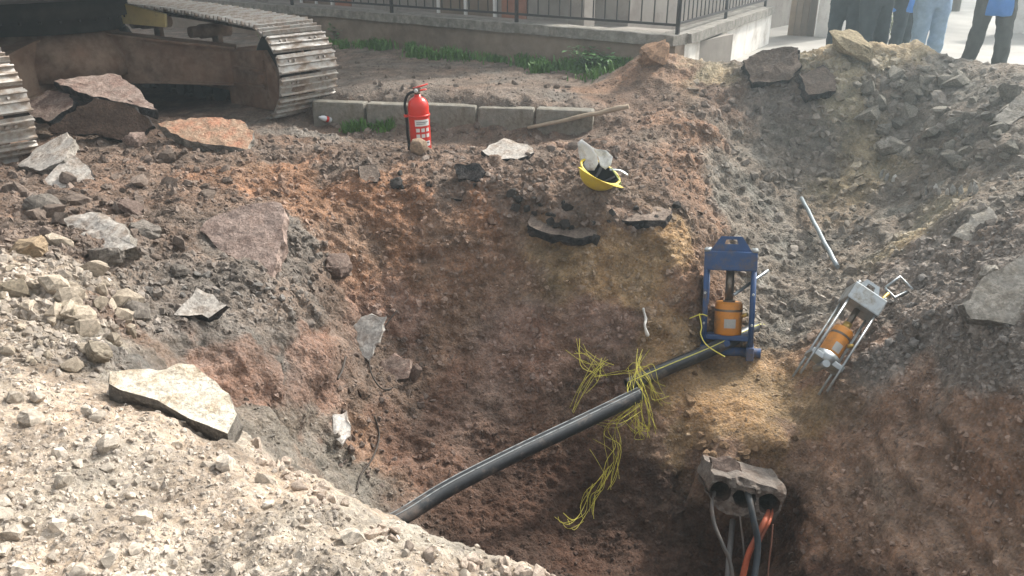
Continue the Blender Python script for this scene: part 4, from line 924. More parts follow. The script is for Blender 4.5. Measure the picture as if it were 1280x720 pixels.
BLUE = mat('blue_tool_paint', (.016, .058, .165), .45, .25, 8, spec=.45, dirt=(.13, .10, .08, 1), dirt_amt=.44, dsc=9)
GALV = mat('galvanised_steel', (.40, .43, .44), .38, .25, 12, metal=.75, dirt=(.28, .25, .2, 1), dirt_amt=.3, dsc=8)
ORNG = mat('orange_cylinder_paint', (.58, .22, .022), .42, .2, 6, spec=.45, dirt=(.23, .14, .08, 1), dirt_amt=.45, dsc=8)
CHROME = mat('oily_piston', (.18, .15, .12), .35, .3, 10, metal=.7)
BRASS = mat('brass_neck', (.42, .28, .08), .4, .2, 10, metal=.6)
DECAL = mat('grey_decal', (.42, .42, .4), .6, .2)
def squeeze_tool(label, W, H, D, paint, rod, kind):
    # local: x across, y depth, z up, origin at the foot
    e_ = empty('pipe_squeezer', label=label, category='squeeze tool')
    hz = H*.735                                     # underside of the head
    m = MB(); hb = H*.155
    m.box((0, 0, hz+hb/2), (W, D, hb), ch=.008); m.build('head_beam', paint, e_)
    # hexagonal lifting plate with hand hole
    t = .014; zb = hz+hb-.003; hh = H*.125; po = [(-W*.40, zb), (W*.40, zb), (W*.20, zb+hh), (-W*.20, zb+hh)]
    hi = [(-W*.13, zb+hh*.50), (W*.13, zb+hh*.50), (W*.10, zb+hh*.80), (-W*.10, zb+hh*.80)]
    for yy in ((-D*.30, ) if kind == 'blue' else (D*.05,)):
        m = MB(); vs = [Vector((x, yy, z)) for x, z in po]+[Vector((x, yy, z)) for x, z in hi]; vs += [v+Vector((0, t, 0)) for v in vs]
        fs = []
        for i in range(4):
            j = (i+1) % 4; fs += [(i, j, 4+j, 4+i), (8+i, 8+j, 12+j, 12+i), (i, j, 8+j, 8+i), (4+i, 4+j, 12+j, 12+i)]
        m.add(vs, fs); m.build('lifting_plate', paint, e_)
    zlow = H*.07 if kind == 'blue' else 0
    for sx in (-1, 1):
        for sy in (-1, 1):
            m = MB(); m.tube([(sx*(W/2-.018), sy*(D/2-.018), zlow), (sx*(W/2-.018), sy*(D/2-.018), hz+.01)], rod, 10); m.build('guide_rod', paint, e_)
            m = MB(); m.tube([(sx*(W/2-.018), sy*(D/2-.018), hz+hb-.004), (sx*(W/2-.018), sy*(D/2-.018), hz+hb+.018)], rod*1.35, 6); m.build('nut', GALV, e_)
    if kind == 'blue':
        for sx in (-1, 1):
            m = MB(); m.box((sx*(W/2-.018), 0, H*.45), (.012, D-.06, H*.70)); m.build('side_plate', paint, e_)
            for zz in (.30, .55): 
                m = MB(); m.tube([(sx*(W/2-.016), -D/2-.004, H*zz), (sx*(W/2-.016), -D/2-.03, H*zz)], .008, 8); m.build('stop_pin', GALV, e_)
        m = MB(); m.tube([(-W/2-.03, 0, H*.055), (W/2+.05, 0, H*.055)], .032, 16); m.build('lower_bar', paint, e_)
        for sx in (-1, 1):
            m = MB(); m.box((sx*(W/2-.02), 0, H*.06), (.05, D+.02, .09), ch=.01); m.build('foot_clamp', paint, e_)
    zc0, zc1 = (H*.20, H*.47) if kind == 'blue' else (H*.24, H*.53)
    rc = W*.27 if kind == 'blue' else W*.29
    m = MB(); m.lathe([(.001, zc0), (rc*.96, zc0), (rc, zc0+.01), (rc, zc1-.035), (rc*.98, zc1-.03), (rc*.98, zc1-.015), (rc*.9, zc1), (.001, zc1)], 28); cy = m.build('hydraulic_cylinder', ORNG, e_)
    m = MB(); m.lathe([(rc*1.012, zc1-.06), (rc*1.012, zc1-.045)], 28); m.lathe([(rc*1.004, zc1-.06), (rc*1.012, zc1-.06)], 28); m.build('cylinder_band', CHROME, cy)
    m = MB(); vs = []; 
    for k in range(5):
        a = R(-105+k*12); vs += [Vector((rc*1.006*math.cos(a), rc*1.006*math.sin(a), zc0+.05)), Vector((rc*1.006*math.cos(a), rc*1.006*math.sin(a), zc0+.11))]
    m.add(vs, [(2*k, 2*k+2, 2*k+3, 2*k+1) for k in range(4)]); m.build('decal', DECAL, cy)
    m = MB(); m.tube([(rc*.9, -rc*.5, zc1-.09), (rc*1.35, -rc*.7, zc1-.07)], .014, 10); m.build('hose_coupling', BRASS, cy)
    m = MB(); m.tube([(0, 0, zc1-.01), (0, 0, zc1+.05 if kind != 'blue' else zc1+.01)], W*.12, 18); m.build('cylinder_neck', BRASS if kind != 'blue' else CHROME, e_)
    m = MB(); m.tube([(0, 0, zc1), (0, 0, hz+.02)], W*.085, 18); m.build('piston_rod', CHROME, e_)
    m = MB(); m.box((0, 0, zc0-.015), (W*.98, D*.8, .035), ch=.006); m.tube([(0, -D/2, zc0-.05), (0, D/2, zc0-.05)], .022, 12); m.build('squeeze_bar', paint if kind == 'blue' else GALV, e_)
    if kind != 'blue':
        m = MB(); m.lathe([(.001, zc0-.03), (rc*1.15, zc0-.03), (rc*1.2, zc0), (rc*1.2, zc0+.03), (rc*1.05, zc0+.03)], 24); m.build('cylinder_seat', GALV, e_)
        m = MB(); m.tube([(W*.42, D*.35, hz+hb), (W*.55, D*.4, hz+hb+.12)], .012, 8); m.build('handle_neck', BRASS, e_)
        m = MB(); c0 = Vector((W*.62, D*.42, hz+hb+.19)); m.tube([c0+Vector((-.05,0,-.05)), c0+Vector((.03,0,-.07)), c0+Vector((.09,0,.05)), c0+Vector((-.01,0,.07)), c0+Vector((-.05,0,-.05))], .009, 8); m.build('loop_handle', GALV, e_)
    return e_
# blue tool: stands over the shorter pipe
foot = P(908, 447, 5.38); topp = P(915, 297, 5.30)
H1 = (topp-foot).length
bt = squeeze_tool('blue pipe squeeze tool with orange hydraulic cylinder standing over the pipe', .335, H1, .20, BLUE, .018, 'blue')
zax = (topp-foot).normalized(); pd = (P2[3]-P2[2]).normalized(); yax = (Vector((.42, .9, 0)) - zax*zax.dot(Vector((.42, .9, 0)))).normalized(); xax = yax.cross(zax)
def frame(xa, ya, za, o): return Matrix(((xa.x, ya.x, za.x, o.x), (xa.y, ya.y, za.y, o.y), (xa.z, ya.z, za.z, o.z), (0, 0, 0, 1)))
# turn so that the right side comes nearer, as the head's lower edge drops to the right
xax = (Vector((.93, -.30, -.05))); xax = (xax - zax*xax.dot(zax)).normalized(); yax = zax.cross(xax)
put_mat(bt, frame(xax, yax, zax, foot))
# galvanised tool: leans into the right bank
foot = P(1024, 470, 4.98); topp = P(1090, 358, 5.10)
topp = P(1092, 355, 4.9); foot = P(1012, 480, 4.72); 
H2 = (topp-foot).length*1.0
gtool = squeeze_tool('galvanised pipe squeeze tool with orange cylinder leaning against the right bank', .215, H2, .16, GALV, .0075, 'grey')
zax = (topp-foot).normalized(); xax = Vector((.80, -.35, -.45)); xax = (xax-zax*xax.dot(zax)).normalized(); yax = zax.cross(xax)
put_mat(gtool, frame(xax, yax, zax, foot))
def rod_thing(name, a, b, r, mt, label, cat, prof=None):
    a = Vector(a); b = Vector(b); m = MB(); n = 10; d = b-a
    sag = Vector((0, 0, 0)); pts = [a+d*i/n-a for i in range(n+1)]
    rr = prof or [r]*(n+1); rr = [rr[int(i*(len(rr)-1)/n)] for i in range(n+1)]
    rnd = random.Random(int(a.x*999)); pts = [p+Vector((rnd.gauss(0,1), rnd.gauss(0,1), rnd.gauss(0,1)))*r*.12 for p in pts]
    m.tube(pts, rr, 12); return m.build(name, mt, None, loc=a, label=label, category=cat)
rod_thing('lever_bar', P(917,369,5.22), P(960,338,5.42), .011, GALV, 'thin steel lever bar sticking through the blue squeeze tool', 'bar')
q0, q1 = hp(1000,251)+Vector((0,-.03,.03)), hp(1044,338)+Vector((0,-.03,.04))
rod_thing('steel_tube', q0, q1, .017, mat('grey_tube', (.30, .34, .36), .45, .2, metal=.4), 'thin grey steel tube lying on the gully slope', 'tube')
WOOD = mat('worn_wood', (.36, .285, .21), .85, .3, 14, bump=.2, bsc=50)
q0 = hp(660,164)+Vector((0,0,.03)); q1 = P(786,133,7.1)
rod_thing('tool_handle', q0, q1, .019, WOOD, 'long weathered wooden tool handle lying between kerb and earth heap', 'handle', [.017,.017,.018,.018,.018,.019,.019,.02,.022,.025,.02])
RAG = mat('white_plastic', (.62, .60, .56), .7, .15)
m = MB(); pts = [hp(803,383)+Vector((0,-.03,0)), hp(806,396)+Vector((0,-.04,0)), hp(805,404)+Vector((0,-.035,0)), hp(809,418)+Vector((0,-.03,0))]; c = pts[1].copy()
m.tube(spline([p-c for p in pts], 5), [(.008,.013),(.007,.012),(.006,.010),(.006,.012),(.008,.014),(.010,.016),(.009,.013),(.009,.012),(.009,.013),(.008,.013),(.007,.014),(.007,.013),(.009,.018),(.012,.022),(.013,.024),(.006,.015)], 8)
m.build('root_stick', RAG, None, loc=c, label='short white root stick in the pit wall above the yellow strings', category='stick')

# yellow torn warning-tape fibres
YS = mat('yellow_fibre', (.62, .56, .10), .6, .25, 10)
def strands(name, lines, label, r=.0019, seed=1):
    rnd = random.Random(seed); c = Vector(lines[0][0][0]); m = MB()
    for pts, n, spread in lines:
        for k in range(max(2, int(n*.75))):
            o = Vector((rnd.gauss(0, 1), rnd.gauss(0, 1), rnd.gauss(0, 1)))*spread
            sp = spline([p + o*rnd.uniform(.4, 1.3) + Vector((rnd.gauss(0,1), rnd.gauss(0,.6), rnd.gauss(0,1)))*spread*1.05 - c for p in pts], 5)
            m.tube(sp, r*rnd.uniform(.6, 1.1), 4, caps=False)
    o = m.build(name, YS, None, loc=c, label=label, category='string'); return o
def tp(u, v, off=.05):
    p = hp(u, v); return p + (Vector((0,0,CH))-p).normalized()*off
strands('yellow_strings', [
  ([tp(722,432), tp(745,446,.06), tp(762,458,.06)], 6, .016),
  ([tp(726,430), tp(730,455,.07), tp(745,470,.05)], 4, .016),
  ([tp(757,452,.07), tp(735,476,.09), tp(712,516,.05)], 6, .018),
  ([tp(748,448,.06), tp(742,470,.1), tp(724,490,.06)], 4, .02),
  ([tp(745,471,.06), tp(770,468,.1), tp(795,464,.25)], 5, .009),
  ([tp(720,440), tp(738,450,.08), tp(752,470,.05)], 5, .02)], 'fan of torn yellow fibres against the pit wall above the pipe', seed=2)
strands('yellow_strings', [
  ([P(800,446,5.12), P(793,466,5.02), P(802,486,4.92), P(806,512,4.93), P(812,540,4.95)], 9, .022),
  ([P(795,462,5.05), P(812,476,4.98), P(822,498,5.0), P(836,506,5.08)], 7, .02),
  ([P(790,470,5.04), P(790,498,4.92), P(797,522,4.93), P(797,545,4.96)], 8, .022),
  ([P(795,464,5.06), P(806,462,5.0), P(815,480,5.0), P(828,500,5.06)], 6, .02),
  ([P(800,520,4.92), P(792,535,4.93), P(806,542,4.93), P(800,528,4.92)], 8, .02)], 'tangle of yellow fibres draped over the ends of both pipes', seed=4)
strands('yellow_strings', [
  ([P(800,500,4.95), P(775,522,4.9), P(764,540,4.95), tp(768,560,.12), tp(764,590,.08), tp(756,610,.05)], 10, .020),
  ([tp(764,580,.08), tp(750,605,.06), tp(738,620,.05), tp(740,640,.05)], 9, .022),
  ([tp(742,612,.05), tp(734,640,.05), tp(715,658,.04), tp(700,645,.03)], 7, .02),
  ([P(800,510,4.92), P(775,528,4.85), P(745,530,4.9)], 4, .015),
  ([tp(748,545,.1), tp(760,570,.08), tp(764,600,.05)], 3, .03)], 'long tail of yellow fibres hanging from the pipe into the pit', seed=6)
m = MB(); pts = [P(874,392,5.25), P(877,408,5.22), P(876,418,5.2), P(884,432,5.15), P(906,446,5.12)]; c = pts[0].copy()
m.tube(spline([p-c for p in pts]), .004, 6); m.tube(spline([P(862,398,5.3)-c, P(876,393,5.24)-c, P(884,395,5.24)-c], 6), .004, 6)
m.build('yellow_string', YS, None, loc=c, label='thin yellow cord looped round the foot of the blue squeeze tool', category='string')

# broken concrete duct block with three bores
DUCT = stone_mat('duct_concrete', (.27, .235, .205), .35, .6, 30, spot=(.2, .15, .12, 1))
def duct_block():
    W, Hh, D, r = .44, .19, .30, .060; cs = [-.14, 0, .14]
    bm = bmesh.new(); n = 26; rnd = random.Random(8)
    outer = []
    top = [(-W/2+.01, .02), (-W/2+.03, Hh*.52), (-.10, Hh*.50), (-.04, Hh*.62), (.05, Hh*.50), (W/2-.04, Hh*.42), (W/2, Hh*.46)]
    bot = [(W/2-.02, -.09), (W/2-.05, -Hh*.62), (.08, -Hh*.58), (-.08, -Hh*.6), (-W/2+.09, -Hh*.5), (-W/2+.05, -.06)]
    ring = top+bot
    tmp = bpy.data.meshes.new('t'); m = MB(); m.prism([(x, 0, z) for x, z in ring], (0, D, 0)); me = m.mesh('duct_block', [DUCT, BRN_D])
    ob = bpy.data.objects.new('duct_block', me); COL.objects.link(ob)
    cut = MB()
    for i, cx in enumerate(cs): cut.tube([(cx, -.1, .012-.012*i), (cx, D+.1, .012-.012*i)], r, 24, m=1)
    cm = cut.mesh('cut', [DUCT, BRN_D]); co_ = bpy.data.objects.new('cut', cm); COL.objects.link(co_)
    md = ob.modifiers.new('b', 'BOOLEAN'); md.object = co_; md.operation = 'DIFFERENCE'; md.solver = 'EXACT'
    dg = bpy.context.evaluated_depsgraph_get(); me2 = bpy.data.meshes.new_from_object(ob.evaluated_get(dg))
    ob.modifiers.clear(); ob.data = me2; bpy.data.objects.remove(co_)
    bm.from_mesh(me2); bmesh.ops.triangulate(bm, faces=bm.faces[:]); bmesh.ops.subdivide_edges(bm, edges=[e for e in bm.edges if e.calc_length() > .04], cuts=3)
    bmesh.ops.triangulate(bm, faces=bm.faces[:])
    co = np.array([v.co[:] for v in bm.verts]); d = fbm(co, 14, 3, seed=4)
    for v, k in zip(bm.verts, d): v.co += Vector((.2, -1, .5))*float(k)*.042
    bm.to_mesh(me2); bm.free(); return ob
db = duct_block(); dc = P(931, 622, 4.42)
xax = Vector((.95, -.05, -.16)).normalized(); yax = Vector((.1, .92, -.25)); yax = (yax-xax*yax.dot(xax)).normalized(); zax = xax.cross(yax)
put_mat(db, frame(xax, yax, zax, dc)); db['label'] = 'broken concrete duct block with three round bores in the pit wall'; db['category'] = 'duct block'; db['kind'] = 'thing'
slab('concrete_shard', [(906,598),(925,604),(945,612),(940,618),(915,612)], (.0,-.8,.6), .03, [DUCT, DUCT], 'thin concrete shard on top of the duct block', 'shard', t=4.42)
slab('clay_pipe_shard', [(887,572),(905,570),(925,582),(930,598),(905,600),(890,598)], (-.1,-.7,.7), .04, [BRN, BRN_D], 'brown curved clay shard above the duct block', 'shard', t=4.5)
def cable(name, px, r, mt, label, t0=None):
    pts = [P(u, v, t) for u, v, t in px]; c = pts[0].copy(); m = MB(); sp = spline([p-c for p in pts], 8); m.tube(sp, r*.8, 10); return m.build(name, mt, None, loc=c, label=label, category='cable')
GCAB = mat('grey_cable_sheath', (.11, .105, .10), .6, .3, 20, dirt=(.2, .15, .12, 1), dirt_amt=.4); BCAB = mat('blue_black_cable', (.035, .045, .055), .5, .3, 20, dirt=(.12, .1, .08, 1), dirt_amt=.4)
OCAB = mat('orange_duct', (.42, .10, .045), .55, .3, 20, dirt=(.22, .11, .08, 1), dirt_amt=.4)
cable('grey_cable', [(893,615,4.5),(890,632,4.40),(893,655,4.36),(903,680,4.32),(913,705,4.3),(919,750,4.25)], .013, GCAB, 'grey cable bending down from the first bore of the duct block')
cable('blue_black_cable', [(933,612,4.5),(937,625,4.38),(942,650,4.33),(947,675,4.31),(946,700,4.28),(938,750,4.2)], .022, BCAB, 'thick blue black cable hanging from the middle bore')
cable('orange_conduit', [(962,638,4.5),(956,652,4.38),(944,675,4.36),(934,698,4.34),(922,750,4.28)], .021, OCAB, 'thick orange conduit running down from the last bore')
cable('orange_conduit', [(967,635,4.5),(962,652,4.36),(954,668,4.35),(946,690,4.35),(936,750,4.3)], .010, OCAB, 'thin orange conduit beside the thick one')
cable('grey_wire', [(924,640,4.45),(926,655,4.40),(929,680,4.38),(931,705,4.36),(932,750,4.3)], .007, GCAB, 'thin grey wire between the grey and the blue black cable')
cable('orange_wire', [(966,655,4.46),(964,680,4.42),(961,705,4.38),(958,750,4.3)], .006, mat('brown_wire', (.20, .09, .06), .7, .3), 'thin brown wire hanging right of the conduits beside the duct block')
cable('grey_cable', [(916,650,4.6),(913,680,4.5),(911,700,4.42),(908,750,4.3)], .02, mat('silver_cable', (.16, .155, .15), .6, .4, 15), 'dusty silver cable behind the grey cable under the duct block')
THIN = mat('old_black_wire', (.06, .048, .04), .7, .3)
def ground_cable(px, r, label):
    pts = [tp(u, v, .02) for u, v in px]; c = pts[0].copy(); m = MB(); m.tube(spline([p-c for p in pts], 6), r, 6); return m.build('loose_wire', THIN, None, loc=c, label=label, category='wire')
ground_cable([(496,388),(484,404),(470,424),(462,440),(464,466),(478,486),(494,484)], .005, 'loop of black wire round the flat brown stone in the pit')
ground_cable([(468,520),(474,545),(466,572),(452,592),(446,612)], .0055, 'black wire trailing down the pit slope near the bluish stone')
ground_cable([(432,446),(428,462),(422,474)], .007, 'short end of black wire at the broken bench edge')

# fire extinguisher
FRED = mat('extinguisher_red', (.62, .025, .012), .32, .12, 4, spec=.5, dirt=(.30, .10, .06, 1), dirt_amt=.16, dsc=9)
LABW = mat('white_label', (.62, .62, .6), .5, .1); LABR = mat('label_red', (.55, .03, .02), .5, .1)
q = PZ(527, 189, .0); q.z = drop(q.x, q.y)-.005
fx = empty('fire_extinguisher', q, label='red fire extinguisher with white label standing on the pit rim', category='fire extinguisher'); fx.rotation_euler = (R(1), R(-1.5), 0)
r = .082; S = 1.02
m = MB(); m.lathe([(.001,0),(.07,0),(.078,.006),(.078,.03),(r,.035),(r,.37),(.079,.395),(.070,.418),(.054,.436),(.034,.448),(.026,.452),(.024,.47),(.001,.47)], 36); m.build('cylinder', FRED, fx)
def band(z0, z1, a0, a1, mt, name, par, k=10, rr=r+.0012):
    m = MB(); vs = []
    for i in range(k+1):
        a = R(a0+(a1-a0)*i/k); vs += [(rr*math.cos(a), rr*math.sin(a), z0), (rr*math.cos(a), rr*math.sin(a), z1)]
    m.add(vs, [(2*i, 2*i+2, 2*i+3, 2*i+1) for i in range(k)], 0, True); return m.build(name, mt, par)
lb = band(.07, .29, -112, -20, LABR, 'label_sheet', fx)
band(.235, .285, -108, -24, LABW, 'label_block', lb, rr=r+.0022); band(.075, .115, -108, -24, LABW, 'label_block', lb, rr=r+.0022)
for z0 in (.19, .145):
    for a in (-104, -76, -48): band(z0, z0+.028, a, a+20, LABW, 'label_pictogram', lb, 4, r+.0022)
DG = mat('label_print', (.12, .12, .13), .6, .1)
for z0, z1, a0, a1 in ((.262,.268,-100,-34),(.250,.255,-100,-50),(.085,.092,-100,-60),(.096,.106,-70,-32)): band(z0, z1, a0, a1, DG, 'label_print', lb, 6, r+.003)
m = MB(); m.tube([(0,0,.465),(0,0,.495)], .022, 14); m.box((0, 0, .505), (.05, .035, .03), ch=.004); hv = m.build('valve', CHROME, fx)
m = MB(); m.tube([(-.03,0,.515),(.03,0,.528),(.085,0,.545)], [(.012,.007),(.013,.006),(.011,.005)], 10); m.build('squeeze_lever', FRED, hv)
m = MB(); m.tube([(-.02,0,.495),(.03,0,.498),(.075,0,.505)], [(.012,.006),(.012,.006),(.010,.005)], 10); m.build('carry_handle', FRED, hv)
m = MB(); m.lathe([(.001,-.006),(.015,-.006),(.015,.006),(.001,.006)], 14, M=Matrix.Translation((-.005,-.03,.50)) @ Matrix.Rotation(R(90), 4, 'X')); m.build('pressure_gauge', LABW, hv)
m = MB(); m.tube(spline([(-.02,0,.49),(-.07,-.01,.47),(-.1,-.015,.40),(-.095,-.02,.28),(-.098,-.02,.16),(-.09,-.02,.08)], 8), .011, 10); m.build('hose', BLACK, fx)
m = MB(); m.tube([(-.09,-.02,.09),(-.088,-.02,.03)], [.014, .018], 12); m.build('nozzle', BLACK, fx)
m = MB(); m.lathe([(r+.001,.30),(r+.006,.302),(r+.006,.316),(r+.001,.318)], 30); m.box((-.098, -.015, .309), (.03, .035, .02)); m.build('hose_strap', FRED, fx)
fx.scale = (S, S, S)

# yellow helmet, upturned, with raised visor
HY = mat('helmet_yellow', (.62, .46, .03), .4, .12, 5, spec=.45, dirt=(.40, .30, .1, 1), dirt_amt=.2); HB = mat('helmet_liner', (.018, .02, .022), .8, .3)
VIS = mat('milky_visor', (.82, .83, .82), .22, .1, 4, spec=.5, dirt=(.40, .40, .38, 1), dirt_amt=.4, dsc=12); FOIL = mat('scratched_visor', (.74, .73, .70), .18, .25, 12, trans=.15, dirt=(.30, .24, .2, 1), dirt_amt=.4, dsc=10)
hq = hp(750, 240); hq.z += .0
hl = empty('safety_helmet', hq, label='yellow safety helmet lying upturned with its visor sticking up', category='helmet')
def dome(a, b, h, inner=1.0, m=12, n=32, lo=0.0):
    vs = []; fs = []
    for i in range(m+1):
        th = math.pi/2*(lo+(1-lo)*i/m)
        for k in range(n):
            ph = 2*math.pi*k/n; vs.append(Vector((a*inner*math.cos(th)*math.cos(ph), b*inner*math.cos(th)*math.sin(ph), -h*inner*math.sin(th))))
    for i in range(m):
        for k in range(n): fs.append((i*n+k, i*n+(k+1) % n, (i+1)*n+(k+1) % n, (i+1)*n+k))
    return vs, fs
m = MB(); vs, fs = dome(.145, .115, .135); m.add(vs, fs, 0, True); vs2, fs2 = dome(.145, .115, .135, .955); b = len(m.v); m.add(vs2, fs2, 1, True)
for k in range(32): m.f.append([k, (k+1) % 32, b+(k+1) % 32, b+k]); m.m.append(0); m.sm.append(True)
for k in range(32):   # brim
    pass
sh = m.build('shell', [HY, HB], hl)
m = MB(); rim = [Vector((.148*math.cos(2*math.pi*k/40), .118*math.sin(2*math.pi*k/40), 0)) for k in range(41)]; m.tube(rim, (.009, .006), 8, caps=False); m.build('rim_bead', HY, hl)
m = MB(); q = []; 
for k in range(9):
    a = R(-150+k*14); q.append((Vector((.146*math.cos(a), .116*math.sin(a), .0)), Vector((.21*math.cos(a), .175*math.sin(a), .012+.02*math.sin(math.pi*k/8)))))
vs = [p for a in q for p in a]; m.add(vs+[p+Vector((0,0,.006)) for p in vs], [(2*i, 2*i+2, 2*i+3, 2*i+1) for i in range(8)]+[(18+2*i, 18+2*i+1, 18+2*i+3, 18+2*i+2) for i in range(8)]+[(2*i+1, 2*i+3, 18+2*i+3, 18+2*i+1) for i in range(8)]); m.build('peak', HY, hl)
m = MB()
for a in (20, 80, 140): 
    c_, s_ = math.cos(R(a)), math.sin(R(a)); m.tube([(.13*c_, .10*s_, -.01), (.06*c_, .05*s_, -.09), (-.06*c_, -.05*s_, -.09), (-.13*c_, -.10*s_, -.01)], (.012, .003), 6)
m.build('cradle_strap', HB, hl)
hl.rotation_euler = (R(20), R(24), R(6)); hl.location = hq + Vector((.0, .03, .135))
def visor(px, tt, bulge, mt, name, th=.003):
    n = len(px); pts = [P(u, v, t_) for (u, v), t_ in zip(px, tt)]; c = sum(pts, Vector())/n; m = MB(); rings = []
    nn = (pts[1]-pts[0]).cross(pts[2]-pts[0]).normalized(); 
    if nn.y > 0: nn = -nn
    for s in (1, .7, .4, .05): rings.append([c+(p-c)*s+nn*bulge*(1-s*s) for p in pts])
    Mi = hl_inv; vs = [Mi @ p for r_ in rings for p in r_]+[Mi @ (p-nn*th) for r_ in rings for p in r_]; fs = []; K = 4*n
    for a in range(3):
        for i in range(n):
            j = (i+1) % n; fs += [(a*n+i, a*n+j, (a+1)*n+j, (a+1)*n+i), (K+a*n+i, K+(a+1)*n+i, K+(a+1)*n+j, K+a*n+j)]
    for i in range(n): j = (i+1) % n; fs.append((i, j, K+j, K+i))
    fs += [tuple(3*n+i for i in range(n)), tuple(K+3*n+i for i in range(n))[::-1]]
    m.add(vs, fs, 0, True); return m.build(name, mt, hl)
bpy.context.view_layer.update(); hl_inv = hl.matrix_world.inverted(); ht = (hl.location-Vector((0,0,CH))).dot(Vector((0, CP, -SP)))
VS0 = visor([(722,178),(727,174),(738,182),(746,193),(748,204),(743,213),(733,213),(726,203),(723,190)], [ht-.02+.006*k for k in range(9)], -.012, FOIL, 'visor_half')
visor([(736,181),(744,186),(758,188),(766,196),(764,206),(757,212),(750,207),(748,197),(742,188)], [ht+.03+.006*k for k in range(9)], -.016, VIS, 'visor_half')
m = MB(); m.tube(spline([hl_inv @ P(u, v, ht+.02) for u, v in ((764,210),(772,222),(776,230),(770,232))], 5), .004, 6); m.build('chin_strap', mat('lime_strap', (.35, .45, .2), .7, .2), hl)
m = MB(); m.tube(spline([hl_inv @ P(u, v, ht+.06) for u, v in ((762,212),(775,213),(785,219))], 5), [(.012,.004)]*11, 8); m.build('visor_arm', GALV, hl)

# crushed bottle near the kerb
q = hp(414, 154); bt_ = empty('plastic_bottle', q+Vector((0, 0, .03)), label='small crushed clear bottle with red label beside the track', category='bottle')
CLR = mat('cloudy_plastic', (.55, .57, .58), .2, .1, 5, spec=.5)
m = MB(); m.lathe([(.001,0),(.026,.002),(.028,.01),(.026,.05),(.028,.08),(.02,.105),(.011,.118),(.011,.13),(.001,.13)], 16); m.build('bottle_body', CLR, bt_)
m = MB(); m.lathe([(.0275,.03),(.0283,.032),(.0283,.055),(.0275,.058)], 16); m.build('bottle_label', LABR, bt_)
bt_.rotation_euler = (R(70), 0, R(-50))
# ribbed pale casing broken out of the gully wall
RIB = stone_mat('chalky_fragment', (.56, .54, .50), .4, .8, 40)
for (u0, v0, u1, v1, n, lab) in ((1154, 240, 1222, 242, 8, 'row of white chalky ribs broken out of the far gully wall'), (1098, 218, 1120, 226, 3, 'small white chalky lump in the gully wall')):
    a = hp(u0, v0); b = hp(u1, v1); e_ = empty('chalky_casing', a, label=lab, category='casing'); rnd = random.Random(n)
    me = [boulder_mesh('rib', 300+k, RIB, 1, .14) for k in range(3)]
    for k in range(n):
        f = (k+.5)/n; p = hp(u0+(u1-u0)*f+rnd.uniform(-2, 2), v0+(v1-v0)*f+rnd.uniform(-2, 2)); o = bpy.data.objects.new('rib', me[k % 3]); link(o, e_)
        o.location = p-a+Vector((0, -.015, 0)); o.scale = (.022*rnd.uniform(.7, 1.2), .03, .085*rnd.uniform(.6, 1.15)); o.rotation_euler = (R(-20), R(rnd.uniform(-16, 16)), rnd.uniform(-.4, .4))
